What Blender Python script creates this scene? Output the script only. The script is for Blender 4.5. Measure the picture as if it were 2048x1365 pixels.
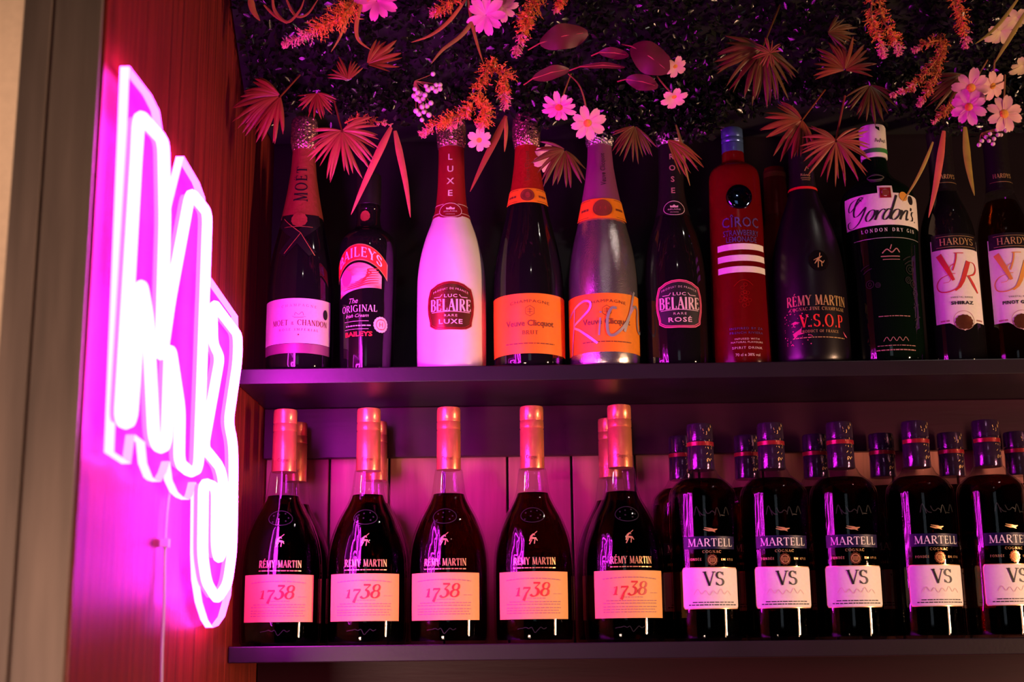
import bpy, bmesh, math, random
import numpy as np
from mathutils import Vector, Matrix
random.seed(7)
for o in list(bpy.data.objects): bpy.data.objects.remove(o)
SC = bpy.context.scene; COL = SC.collection
PI = math.pi; R_ = math.radians

# ---------------------------------------------------------------- camera, world, lights, exposure
F = 2725.0; PITCH = R_(12.7); YAW = R_(0.6); ROLL = 0.0115; ZC = 0.996
fw = np.array([0, math.cos(PITCH), math.sin(PITCH)]); rt = np.array([1.0, 0, 0]); up = np.cross(rt, fw)
cz, sz = math.cos(YAW), math.sin(YAW); RZ = np.array([[cz, -sz, 0], [sz, cz, 0], [0, 0, 1]])
fw, rt, up = RZ @ fw, RZ @ rt, RZ @ up
cr, sr = math.cos(ROLL), math.sin(ROLL)
rt, up = cr*rt - sr*up, sr*rt + cr*up
cam = bpy.data.cameras.new('camera'); camo = bpy.data.objects.new('camera', cam); COL.objects.link(camo)
camo.matrix_world = Matrix(((rt[0], up[0], -fw[0], 0), (rt[1], up[1], -fw[1], 0), (rt[2], up[2], -fw[2], ZC), (0, 0, 0, 1)))
cam.sensor_width = 36; cam.lens = F/2048*36; cam.clip_start = .02
cam.dof.use_dof = True; cam.dof.focus_distance = 1.665; cam.dof.aperture_fstop = 4.5
SC.camera = camo
W = bpy.data.worlds.new('World'); SC.world = W; W.use_nodes = True
W.node_tree.nodes['Background'].inputs[0].default_value = (.55, .42, .5, 1)
W.node_tree.nodes['Background'].inputs[1].default_value = .006
SC.view_settings.view_transform = 'Standard'; SC.view_settings.look = 'None'
SC.view_settings.exposure = 0; SC.view_settings.gamma = 1; SC.view_settings.use_curve_mapping = False
SC.cycles.use_denoising = True
NEON = 52.0
def area(name, loc, tgt, sx, sy, power, col, spread=180):
    l = bpy.data.lights.new(name, 'AREA'); l.shape = 'RECTANGLE'; l.size = sx; l.size_y = sy; l.energy = power; l.color = col
    l.spread = R_(spread)
    o = bpy.data.objects.new(name, l); COL.objects.link(o); o.location = loc
    o.rotation_euler = (Vector(tgt)-Vector(loc)).to_track_quat('-Z', 'Y').to_euler(); return o
area('bar_lamp', (1.75, .72, .93), (.1, 1.62, 1.02), .10, .5, 8.0, (1, .56, .33), 90)
area('room_lamp', (-.75, -.9, .35), (-.62, 1.06, .86), .3, .3, 2.1, (1, .60, .45), 38)
area('next_room_lamp', (-1.0, 1.45, 2.0), (-.85, 2.2, 1.55), .3, .3, 3.6, (1, .55, .33), 150)
area('hall_window_light', (.02, -3.2, 1.55), (.02, 1.6, 1.3), .75, 1.2, .6, (.75, .87, 1), 120)

for nm, lc in (('ceiling_spot', (1.0, 1.0, 2.5)), ('ceiling_spot', (.35, -.6, 2.5))):
    l = bpy.data.lights.new(nm, 'AREA'); l.shape = 'DISK'; l.size = .075; l.energy = 1.4; l.color = (1, .9, .78)
    o = bpy.data.objects.new(nm, l); COL.objects.link(o); o.location = lc
def at(x, y, Y):                       # a point of the photograph at the depth Y
    d = (x-1024)/F*rt - (y-682.5)/F*up + fw; t = Y/d[1]
    return Vector((t*d[0], t*d[1], ZC+t*d[2]))
def atX(x, y, X):                      # the same on the sign's plane
    d = (x-1024)/F*rt - (y-682.5)/F*up + fw; t = X/d[0]
    return Vector((t*d[0], t*d[1], ZC+t*d[2]))

# ---------------------------------------------------------------- materials
def lin(c): return tuple(c)+(1,)
def P(name, base, rough=.5, metal=0, spec=.5, coat=0, var=0, vscale=60, bump=0, bscale=200, stretch=None, trans=0, sheen=0, var2=None):
    m = bpy.data.materials.new(name); m.use_nodes = True; nt = m.node_tree; b = nt.nodes['Principled BSDF']
    b.inputs['Base Color'].default_value = lin(base); b.inputs['Roughness'].default_value = rough
    b.inputs['Metallic'].default_value = metal; b.inputs['Specular IOR Level'].default_value = spec
    b.inputs['Coat Weight'].default_value = coat; b.inputs['Coat Roughness'].default_value = .04
    if trans: b.inputs['Transmission Weight'].default_value = trans
    tc = nt.nodes.new('ShaderNodeTexCoord'); mp = nt.nodes.new('ShaderNodeMapping')
    nt.links.new(tc.outputs['Object'], mp.inputs[0])
    if stretch: mp.inputs['Scale'].default_value = stretch
    if var or var2:
        n = nt.nodes.new('ShaderNodeTexNoise'); n.inputs['Scale'].default_value = vscale; n.inputs['Detail'].default_value = 4
        nt.links.new(mp.outputs[0], n.inputs['Vector'])
        r = nt.nodes.new('ShaderNodeValToRGB'); r.color_ramp.elements[0].position = .3; r.color_ramp.elements[1].position = .7
        r.color_ramp.elements[0].color = lin([c*(1-var) for c in base]); r.color_ramp.elements[1].color = lin(var2 or [min(1, c*(1+var)) for c in base])
        nt.links.new(n.outputs['Fac'], r.inputs[0]); nt.links.new(r.outputs[0], b.inputs['Base Color'])
    if bump:
        n2 = nt.nodes.new('ShaderNodeTexNoise'); n2.inputs['Scale'].default_value = bscale; n2.inputs['Detail'].default_value = 3
        nt.links.new(mp.outputs[0], n2.inputs['Vector'])
        bp = nt.nodes.new('ShaderNodeBump'); bp.inputs['Strength'].default_value = bump; bp.inputs['Distance'].default_value = .002
        nt.links.new(n2.outputs['Fac'], bp.inputs['Height']); nt.links.new(bp.outputs[0], b.inputs['Normal'])
    return m
def thin_glass(name, tint, rough=.02, ior=1.45, body=None, bodyfac=0):
    m = bpy.data.materials.new(name); m.use_nodes = True; nt = m.node_tree; nt.nodes.remove(nt.nodes['Principled BSDF'])
    out = nt.nodes['Material Output']; tr = nt.nodes.new('ShaderNodeBsdfTransparent'); gl = nt.nodes.new('ShaderNodeBsdfGlossy')
    tr.inputs[0].default_value = lin(tint); gl.inputs['Roughness'].default_value = rough
    fr = nt.nodes.new('ShaderNodeFresnel'); ge = nt.nodes.new('ShaderNodeNewGeometry'); mr = nt.nodes.new('ShaderNodeMapRange'); mr.inputs[3].default_value = ior; mr.inputs[4].default_value = 1/ior
    nt.links.new(ge.outputs['Backfacing'], mr.inputs[0]); nt.links.new(mr.outputs[0], fr.inputs[0]); mx = nt.nodes.new('ShaderNodeMixShader')
    src = tr.outputs[0]
    if body:
        d1 = nt.nodes.new('ShaderNodeBsdfTranslucent'); d1.inputs[0].default_value = lin(body)
        d2 = nt.nodes.new('ShaderNodeBsdfDiffuse'); d2.inputs[0].default_value = lin(body); df = nt.nodes.new('ShaderNodeAddShader')
        nt.links.new(d1.outputs[0], df.inputs[0]); nt.links.new(d2.outputs[0], df.inputs[1])
        m2 = nt.nodes.new('ShaderNodeMixShader'); m2.inputs[0].default_value = bodyfac
        nt.links.new(tr.outputs[0], m2.inputs[1]); nt.links.new(df.outputs[0], m2.inputs[2]); src = m2.outputs[0]
    nt.links.new(fr.outputs[0], mx.inputs[0]); nt.links.new(src, mx.inputs[1]); nt.links.new(gl.outputs[0], mx.inputs[2])
    nt.links.new(mx.outputs[0], out.inputs[0]); return m
def emit(name, col, s):
    m = bpy.data.materials.new(name); m.use_nodes = True; nt = m.node_tree; nt.nodes.remove(nt.nodes['Principled BSDF'])
    e = nt.nodes.new('ShaderNodeEmission'); e.inputs[0].default_value = lin(col); e.inputs[1].default_value = s
    nt.links.new(e.outputs[0], nt.nodes['Material Output'].inputs[0]); return m
M = {}
M['laminate'] = P('reeded_laminate', (.22, .021, .009), .42, var=.55, vscale=9, stretch=(1, 14, .35), bump=.5, bscale=60)
M['post'] = P('grey_oak_board', (.27, .205, .165), .55, var=.35, vscale=7, stretch=(6, 6, .5), bump=.15, bscale=40)
M['plaster'] = P('plaster', (.72, .62, .5), .8, var=.05)
M['plank'] = P('stained_plank', (.46, .15, .13), .5, var=.3, vscale=8, stretch=(5, 5, .4), bump=.15, bscale=50)
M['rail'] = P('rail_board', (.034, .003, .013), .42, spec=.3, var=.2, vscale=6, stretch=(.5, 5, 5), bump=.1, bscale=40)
M['shelf'] = P('shelf_laminate', (.013, .006, .011), .36, spec=.6, var=.15, vscale=20, bump=.05)
M['under'] = P('cabinet_board', (.06, .05, .055), .55, var=.2, vscale=6)
M['neon'] = emit('neon_flex', (1, .03, 1), NEON)
M['acrylic'] = thin_glass('acrylic_sheet', (.97, .9, .97), .2, 1.03, (.42, .05, .42), .42)
M['edge'] = emit('acrylic_edge_glow', (1, .055, 1), 19)  # no lamp: emission stands in for tube light carried to the sheet's rim
M['cord'] = P('white_cord', (.8, .75, .75), .5)
M['clear'] = thin_glass('clear_glass', (.93, .93, .93))
M['cognac'] = thin_glass('cognac_liquid', (.20, .018, .006), .02, 1.2)
M['cognac2'] = thin_glass('pale_cognac', (.24, .022, .008), .02, 1.2)
M['pinot'] = thin_glass('wine_liquid', (.55, .25, .05), .02, 1.2)
M['blackglass'] = P('black_glass', (.006, .005, .006), .06, spec=.55)
M['darkgreen'] = P('dark_green_glass', (.002, .007, .003), .05, spec=.6)
M['frost'] = P('frosted_dark_glass', (.006, .003, .007), .3, spec=.55, bump=.05, bscale=900)
M['whiteglass'] = P('white_lacquer', (.82, .74, .76), .28, spec=.5, var=.02)
M['silver'] = P('silver_lacquer', (.82, .74, .75), .2, metal=.93, bump=.2, bscale=700)
M['redglass'] = P('red_liquid_glass', (.115, .002, .003), .2, spec=.25, var=.08, vscale=20)
M['redback'] = P('red_bottle', (.30, .008, .006), .2, spec=.4)
M['copper'] = P('copper_foil', (.86, .27, .12), .3, metal=.55, var=.08, vscale=80, bump=.12, bscale=300, coat=.2)
M['redfoil'] = P('red_foil', (.60, .035, .02), .32, metal=.5, bump=.35, bscale=260)
M['brownfoil'] = P('rose_foil', (.42, .07, .045), .4, metal=.3, bump=.45, bscale=200)
M['maroonfoil'] = P('maroon_foil', (.36, .012, .02), .4, metal=.3, bump=.1, bscale=260)
M['purplefoil'] = P('violet_foil', (.36, .09, .22), .4, metal=.35, bump=.1, bscale=260)
M['blackfoil'] = P('black_foil', (.012, .008, .010), .35, spec=.35, bump=.2, bscale=220)
M['goldwire'] = P('crumpled_foil', (.75, .42, .32), .22, metal=.9, bump=1.0, bscale=330, var=.3, vscale=200)
M['silverwire'] = P('crumpled_silver', (.8, .72, .72), .22, metal=.9, bump=1.0, bscale=330)
M['navycap'] = P('navy_capsule', (.10, .05, .12), .14, metal=.75, bump=.12, bscale=250)
M['redband'] = P('red_band', (.30, .012, .02), .3, metal=.3)
M['bluecap'] = P('blue_metal', (.12, .22, .50), .25, metal=.6)
M['bluemirror'] = P('blue_mirror', (.10, .16, .34), .06, metal=1)
M['cream'] = P('cream_paper', (.95, .46, .15), .6, var=.03, vscale=300)
M['white'] = P('white_paper', (.86, .80, .76), .55, var=.03, vscale=300)
M['pinkpaper'] = P('blush_paper', (.82, .60, .58), .5, var=.03, vscale=300)
M['orange'] = P('orange_paper', (.95, .27, .012), .5, var=.04, vscale=200)
M['goldprint'] = P('gold_print', (.85, .52, .22), .28, metal=.5)
M['copperplate'] = P('copper_plate', (.62, .20, .10), .22, metal=.9, bump=.05, bscale=200)
M['blackprint'] = P('black_print', (.012, .008, .012), .5)
M['redprint'] = P('red_print', (.62, .03, .03), .5)
M['brownprint'] = P('brown_print', (.22, .05, .02), .5)
M['greyprint'] = P('grey_print', (.45, .20, .18), .6)
M['whiteprint'] = P('white_print', (.85, .8, .8), .45)
M['pinkprint'] = P('pink_print', (.85, .12, .25), .45)
M['purpleprint'] = P('violet_print', (.14, .08, .30), .3, metal=.4)
M['navyband'] = P('navy_band', (.008, .004, .045), .4, spec=.3)
M['redlabel'] = P('red_label', (.80, .03, .025), .45)
M['landscape'] = P('cream_swirl', (.85, .70, .72), .5, var2=(.55, .09, .05), vscale=40, stretch=(.5, 1, 1.8), var=.01)
M['amberprint'] = P('amber_print', (.80, .36, .06), .4)
M['chrome'] = P('silver_print', (.9, .84, .84), .3, metal=.75)
M['greenband'] = P('green_band', (.04, .25, .06), .4)
M['emboss'] = P('embossed_glass', (.06, .06, .06), .12, metal=.6)
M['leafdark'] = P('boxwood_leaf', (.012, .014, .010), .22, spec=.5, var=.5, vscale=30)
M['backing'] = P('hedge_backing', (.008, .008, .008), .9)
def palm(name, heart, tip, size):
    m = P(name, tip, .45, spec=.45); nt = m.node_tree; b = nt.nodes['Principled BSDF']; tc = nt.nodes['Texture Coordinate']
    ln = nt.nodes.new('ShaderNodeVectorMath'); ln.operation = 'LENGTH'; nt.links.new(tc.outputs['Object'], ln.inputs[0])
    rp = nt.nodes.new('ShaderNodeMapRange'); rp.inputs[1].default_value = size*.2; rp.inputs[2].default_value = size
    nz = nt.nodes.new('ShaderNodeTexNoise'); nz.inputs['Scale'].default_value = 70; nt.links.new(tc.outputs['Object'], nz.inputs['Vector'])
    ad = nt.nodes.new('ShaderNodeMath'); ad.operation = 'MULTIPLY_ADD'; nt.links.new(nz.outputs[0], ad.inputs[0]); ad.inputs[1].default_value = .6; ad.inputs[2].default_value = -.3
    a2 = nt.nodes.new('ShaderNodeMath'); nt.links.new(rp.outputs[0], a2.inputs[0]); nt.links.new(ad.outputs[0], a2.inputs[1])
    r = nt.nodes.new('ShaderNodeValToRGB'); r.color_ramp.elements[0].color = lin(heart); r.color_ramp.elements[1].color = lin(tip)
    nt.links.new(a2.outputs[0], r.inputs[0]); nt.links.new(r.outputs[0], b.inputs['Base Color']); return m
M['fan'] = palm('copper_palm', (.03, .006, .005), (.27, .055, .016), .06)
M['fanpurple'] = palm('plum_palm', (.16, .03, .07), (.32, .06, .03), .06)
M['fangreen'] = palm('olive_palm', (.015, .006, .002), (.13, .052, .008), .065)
M['astilbe'] = P('orange_plume', (.97, .27, .04), .6, var=.12, vscale=60)
M['astilbe2'] = P('rust_plume', (.62, .17, .04), .6, var=.15, vscale=60)
M['plumetip'] = P('pink_plume_tip', (.95, .30, .34), .6, var=.1, vscale=60)
M['petal'] = P('pale_petal', (.88, .42, .42), .55, var=.08, vscale=60)
M['petalpink'] = P('pink_petal', (.85, .12, .42), .5, var=.1, vscale=50)
M['petalcream'] = P('cream_petal', (.80, .62, .36), .55, var=.08, vscale=60)
M['pollen'] = P('orange_centre', (.95, .34, .03), .7, var=.2, vscale=600)
M['berry'] = P('pale_berry', (.86, .55, .68), .35, spec=.6)
M['blade'] = P('grass_blade', (.50, .17, .045), .5, var=.25, vscale=30)
M['bladegreen'] = P('olive_blade', (.35, .23, .04), .5, var=.25, vscale=30)
M['bladered'] = P('rose_blade', (.60, .10, .09), .45, var=.25, vscale=30)
M['bigleaf'] = P('burgundy_leaf', (.12, .016, .022), .45, var=.25, vscale=30, spec=.4)
M['stem'] = P('stem', (.40, .16, .05), .6)

# ---------------------------------------------------------------- mesh helpers
def link_mesh(name, verts, faces, mat, parent=None, smooth=True, ang=40):
    me = bpy.data.meshes.new(name); me.from_pydata([tuple(v) for v in verts], [], faces); me.update()
    if smooth:
        me.polygons.foreach_set('use_smooth', [True]*len(me.polygons))
        if ang: me.set_sharp_from_angle(angle=R_(ang))
    if mat: me.materials.append(mat)
    o = bpy.data.objects.new(name, me); COL.objects.link(o)
    if parent: o.parent = parent
    return o
def tag(o, label, cat, group=None, kind=None):
    if label: o['label'] = label
    if cat: o['category'] = cat
    if group: o['group'] = group
    if kind: o['kind'] = kind
    return o
def thing(name, label, cat, loc=(0, 0, 0), group=None, rz=0):
    o = bpy.data.objects.new(name, None); COL.objects.link(o); o.location = loc; o.rotation_euler = (0, 0, rz)
    o.empty_display_size = .02
    return tag(o, label, cat, group)
def dup(root, loc, label, rz=0):
    r = root.copy(); COL.objects.link(r); r.location = loc; r.rotation_euler = (0, 0, rz); r['label'] = label
    for c in list(root.children):
        c2 = c.copy(); COL.objects.link(c2); c2.parent = r
        for g in list(c.children):
            g2 = g.copy(); COL.objects.link(g2); g2.parent = c2
    return r
class MB:
    def __init__(s): s.v = []; s.f = []
    def add(s, vs, fs):
        n = len(s.v); s.v += [Vector(v) for v in vs]; s.f += [tuple(i+n for i in f) for f in fs]
    def box(s, x0, x1, y0, y1, z0, z1):
        s.add([(x, y, z) for x in (x0, x1) for y in (y0, y1) for z in (z0, z1)],
              [(0, 1, 3, 2), (4, 6, 7, 5), (0, 4, 5, 1), (2, 3, 7, 6), (0, 2, 6, 4), (1, 5, 7, 3)])
    def lathe(s, prof, n=48, caps=True, wob=None):
        vs = []; fs = []
        for r, z in prof:
            for k in range(n):
                a = 2*PI*k/n; rr = r*(1+(wob(a, z) if wob else 0)); vs.append((rr*math.sin(a), -rr*math.cos(a), z))
        for i in range(len(prof)-1):
            for k in range(n):
                a, b = i*n+k, i*n+(k+1) % n; fs.append((a, b, b+n, a+n))
        if caps: fs.append(tuple(range(n))[::-1]); fs.append(tuple(range((len(prof)-1)*n, len(prof)*n)))
        s.add(vs, fs)
    def tube(s, pts, r, n=8, closed=False):
        pts = [Vector(p) for p in pts]; m = len(pts); rr = r if hasattr(r, '__len__') else [r]*m
        vs = []; fs = []; ref = None
        for i, p in enumerate(pts):
            a = pts[(i-1) % m] if (closed or i > 0) else p; b = pts[(i+1) % m] if (closed or i < m-1) else p
            t = (b-a).normalized() if (b-a).length > 1e-9 else Vector((0, 0, 1))
            if ref is None: ref = t.orthogonal().normalized()
            ref = (ref - t*ref.dot(t)).normalized(); bi = t.cross(ref)
            for k in range(n):
                q = 2*PI*k/n; vs.append(p+ref*math.cos(q)*rr[i]+bi*math.sin(q)*rr[i])
        for i in range(m if closed else m-1):
            for k in range(n):
                j = (i+1) % m; fs.append((i*n+k, i*n+(k+1) % n, j*n+(k+1) % n, j*n+k))
        if not closed: fs.append(tuple(range(n))[::-1]); fs.append(tuple(range((m-1)*n, m*n)))
        s.add(vs, fs)
    def build(s, name, mat, parent=None, smooth=True, ang=40): return link_mesh(name, s.v, s.f, mat, parent, smooth, ang)
def boxobj(name, x0, x1, y0, y1, z0, z1, mat, parent=None, bevel=0):
    m = MB(); m.box(x0, x1, y0, y1, z0, z1); o = m.build(name, mat, parent, False)
    if bevel:
        md = o.modifiers.new('bevel', 'BEVEL'); md.width = bevel; md.segments = 2
    return o
def chaikin(p, it=2):
    for _ in range(it):
        q = [p[0]]
        for a, b in zip(p[:-1], p[1:]):
            q.append(tuple(.75*x+.25*y for x, y in zip(a, b))); q.append(tuple(.25*x+.75*y for x, y in zip(a, b)))
        q.append(p[-1]); p = q
    return p
def crom(pts, n=6):
    pts = [np.array(p, float) for p in pts]; out = []
    for i in range(len(pts)-1):
        p0 = pts[max(i-1, 0)]; p1 = pts[i]; p2 = pts[i+1]; p3 = pts[min(i+2, len(pts)-1)]
        for k in range(n):
            t = k/n; out.append(.5*((2*p1)+(-p0+p2)*t+(2*p0-5*p1+4*p2-p3)*t*t+(-p0+3*p1-3*p2+p3)*t**3))
    out.append(pts[-1]); return out

# ---------------------------------------------------------------- flat print that is wrapped round a bottle
_fc = {}
def bfont(s, size, space=1.0, shear=0.0, weight=0.0):
    key = (s, round(size, 5), space, shear, weight)
    if key not in _fc:
        c = bpy.data.curves.new('t', 'FONT'); c.body = s; c.size = size; c.align_x = 'CENTER'; c.space_character = space; c.shear = shear
        c.resolution_u = 2; c.offset = weight
        o = bpy.data.objects.new('t', c); me = o.to_mesh()
        vs = [(v.co.x, v.co.y) for v in me.vertices]; fs = [tuple(p.vertices) for p in me.polygons]
        o.to_mesh_clear(); bpy.data.objects.remove(o); bpy.data.curves.remove(c)
        _fc[key] = (vs, fs)
    return _fc[key]
def arc(cx, cy, rx, ry, a0, a1, n=14): return [(cx+rx*math.cos(R_(a0+(a1-a0)*k/n)), cy+ry*math.sin(R_(a0+(a1-a0)*k/n))) for k in range(n+1)]
T_, t_ = .155, .06
def wv(pts, T=T_, t=t_):                # thick on verticals, thin on horizontals
    ws = []
    for i in range(len(pts)):
        a = pts[max(i-1, 0)]; b = pts[min(i+1, len(pts)-1)]; d = math.hypot(b[0]-a[0], b[1]-a[1]) or 1
        ws.append(t+(T-t)*abs((b[1]-a[1])/d)**1.5)
    return ws
def glyph(c):
    L = []; ln = lambda w, *p: L.append((list(p), w)); cv = lambda p: L.append((p, wv(p)))
    sf = lambda x, y, h=.14: L.append(([(x-h, y+(.03 if y < .5 else -.03)), (x+h, y+(.03 if y < .5 else -.03))], t_))
    acc = {'É': ('E', 1), 'Ë': ('E', 2), 'Î': ('I', 3)}.get(c)
    if acc:
        w, L = glyph(acc[0]); L = list(L)
        if acc[1] == 1: L.append(([(.3, 1.08), (.48, 1.25)], .08))
        elif acc[1] == 2: L += [([(.2, 1.12), (.28, 1.12)], .08), ([(.44, 1.12), (.52, 1.12)], .08)]
        else: L.append(([(.02, 1.08), (.15, 1.22), (.28, 1.08)], .06))
        return w, L
    if c == 'A': ln(t_, (.08, 0), (.42, 1)); ln(T_, (.42, 1), (.76, 0)); ln(t_, (.2, .34), (.65, .34)); sf(.08, 0); sf(.76, 0); w = .86
    elif c == 'B': ln(T_, (.18, 0), (.18, 1)); cv([(.18, .97), (.4, .97)]+arc(.4, .75, .22, .22, 90, -90)+[(.18, .53)]); cv([(.18, .53), (.42, .53)]+arc(.42, .28, .26, .25, 90, -90)+[(.18, .03)]); w = .76
    elif c == 'C': cv(arc(.48, .5, .4, .48, 45, 315, 20)); ln(t_, (.8, .68), (.8, .95)); w = .9
    elif c == 'D': ln(T_, (.18, 0), (.18, 1)); cv([(.18, .97), (.4, .97)]+arc(.4, .5, .4, .47, 90, -90, 18)+[(.18, .03)]); w = .88
    elif c in 'EF':
        ln(T_, (.18, 0), (.18, 1)); ln(t_, (.05, .97), (.62, .97)); ln(t_, (.18, .52), (.52, .52)); ln(t_, (.62, .97), (.62, .8)); ln(t_, (.52, .62), (.52, .42))
        if c == 'E': ln(t_, (.05, .03), (.65, .03)); ln(t_, (.65, .03), (.65, .22))
        else: sf(.18, 0)
        w = .74
    elif c == 'G': cv(arc(.48, .5, .4, .48, 45, 330, 20)); ln(T_*.9, (.8, .05), (.8, .42)); ln(t_, (.62, .42), (.92, .42)); w = .98
    elif c == 'H': ln(T_, (.18, 0), (.18, 1)); ln(T_, (.76, 0), (.76, 1)); ln(t_, (.18, .5), (.76, .5)); [sf(x, y) for x in (.18, .76) for y in (0, 1)]; w = .96
    elif c == 'I': ln(T_, (.18, 0), (.18, 1)); sf(.18, 0); sf(.18, 1); w = .38
    elif c == 'K': ln(T_, (.18, 0), (.18, 1)); ln(t_, (.2, .4), (.68, 1)); ln(T_, (.38, .6), (.75, 0)); sf(.18, 0); sf(.18, 1); sf(.75, 0); w = .84
    elif c == 'L': ln(T_, (.18, 0), (.18, 1)); sf(.18, 1); ln(t_, (.05, .03), (.64, .03)); ln(t_, (.64, .03), (.64, .25)); w = .72
    elif c == 'M': ln(t_, (.12, 0), (.15, 1)); ln(T_, (.15, 1), (.5, .05)); ln(t_, (.5, .05), (.85, 1)); ln(T_, (.88, 1), (.9, 0)); sf(.12, 0); sf(.9, 0); sf(.12, 1, .08); sf(.92, 1, .08); w = 1.06
    elif c == 'N': ln(t_, (.15, 0), (.15, 1)); ln(T_, (.15, 1), (.8, .02)); ln(t_, (.8, 0), (.8, 1)); sf(.15, 0); sf(.8, 1); sf(.1, 1, .08); w = .94
    elif c in 'OQ': cv(arc(.48, .5, .4, .48, 90, 450, 26)); w = .98
    elif c == 'P': ln(T_, (.18, 0), (.18, 1)); cv([(.18, .97), (.4, .97)]+arc(.4, .72, .25, .25, 90, -90)+[(.18, .47)]); sf(.18, 0); w = .72
    elif c == 'R': ln(T_, (.18, 0), (.18, 1)); cv([(.18, .97), (.4, .97)]+arc(.4, .74, .24, .23, 90, -90)+[(.18, .51)]); ln(T_, (.4, .5), (.76, 0)); sf(.18, 0); sf(.8, 0, .08); w = .84
    elif c == 'S': cv(arc(.36, .74, .24, .23, 25, 270, 14)+arc(.36, .27, .27, .24, 90, -155, 14)); ln(t_, (.62, .74), (.62, .97)); ln(t_, (.08, .06), (.08, .26)); w = .7
    elif c == 'T': ln(T_, (.4, 0), (.4, 1)); ln(t_, (.06, .97), (.74, .97)); ln(t_, (.06, .97), (.06, .78)); ln(t_, (.74, .97), (.74, .78)); sf(.4, 0); w = .8
    elif c == 'U': cv([(.18, 1), (.18, .3)]+arc(.46, .3, .28, .27, 180, 360)+[(.74, 1)]); sf(.18, 1); sf(.74, 1); w = .92
    elif c == 'V': ln(T_, (.1, 1), (.44, 0)); ln(t_, (.44, 0), (.78, 1)); sf(.1, 1); sf(.78, 1); w = .86
    elif c == 'X': ln(T_, (.1, 1), (.7, 0)); ln(t_, (.1, 0), (.7, 1)); w = .8
    elif c == 'Y': ln(T_, (.08, 1), (.42, .48)); ln(t_, (.42, .48), (.74, 1)); ln(T_, (.42, .5), (.42, 0)); sf(.1, 1); sf(.74, 1); sf(.42, 0); w = .82
    elif c == 'Z': ln(t_, (.1, .97), (.65, .97)); ln(T_, (.65, .97), (.1, .03)); ln(t_, (.1, .03), (.68, .03)); w = .76
    elif c == '&': cv(arc(.36, .78, .17, .19, -60, 230, 14)+[(.62, .02)]); cv(arc(.33, .26, .25, .24, 110, 370, 14)); w = .72
    elif c == '.': ln(.15, (.1, .07), (.24, .07)); w = .32
    elif c == "'": ln(.1, (.12, 1), (.08, .8)); w = .2
    else: w = .4
    return w, L
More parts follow.
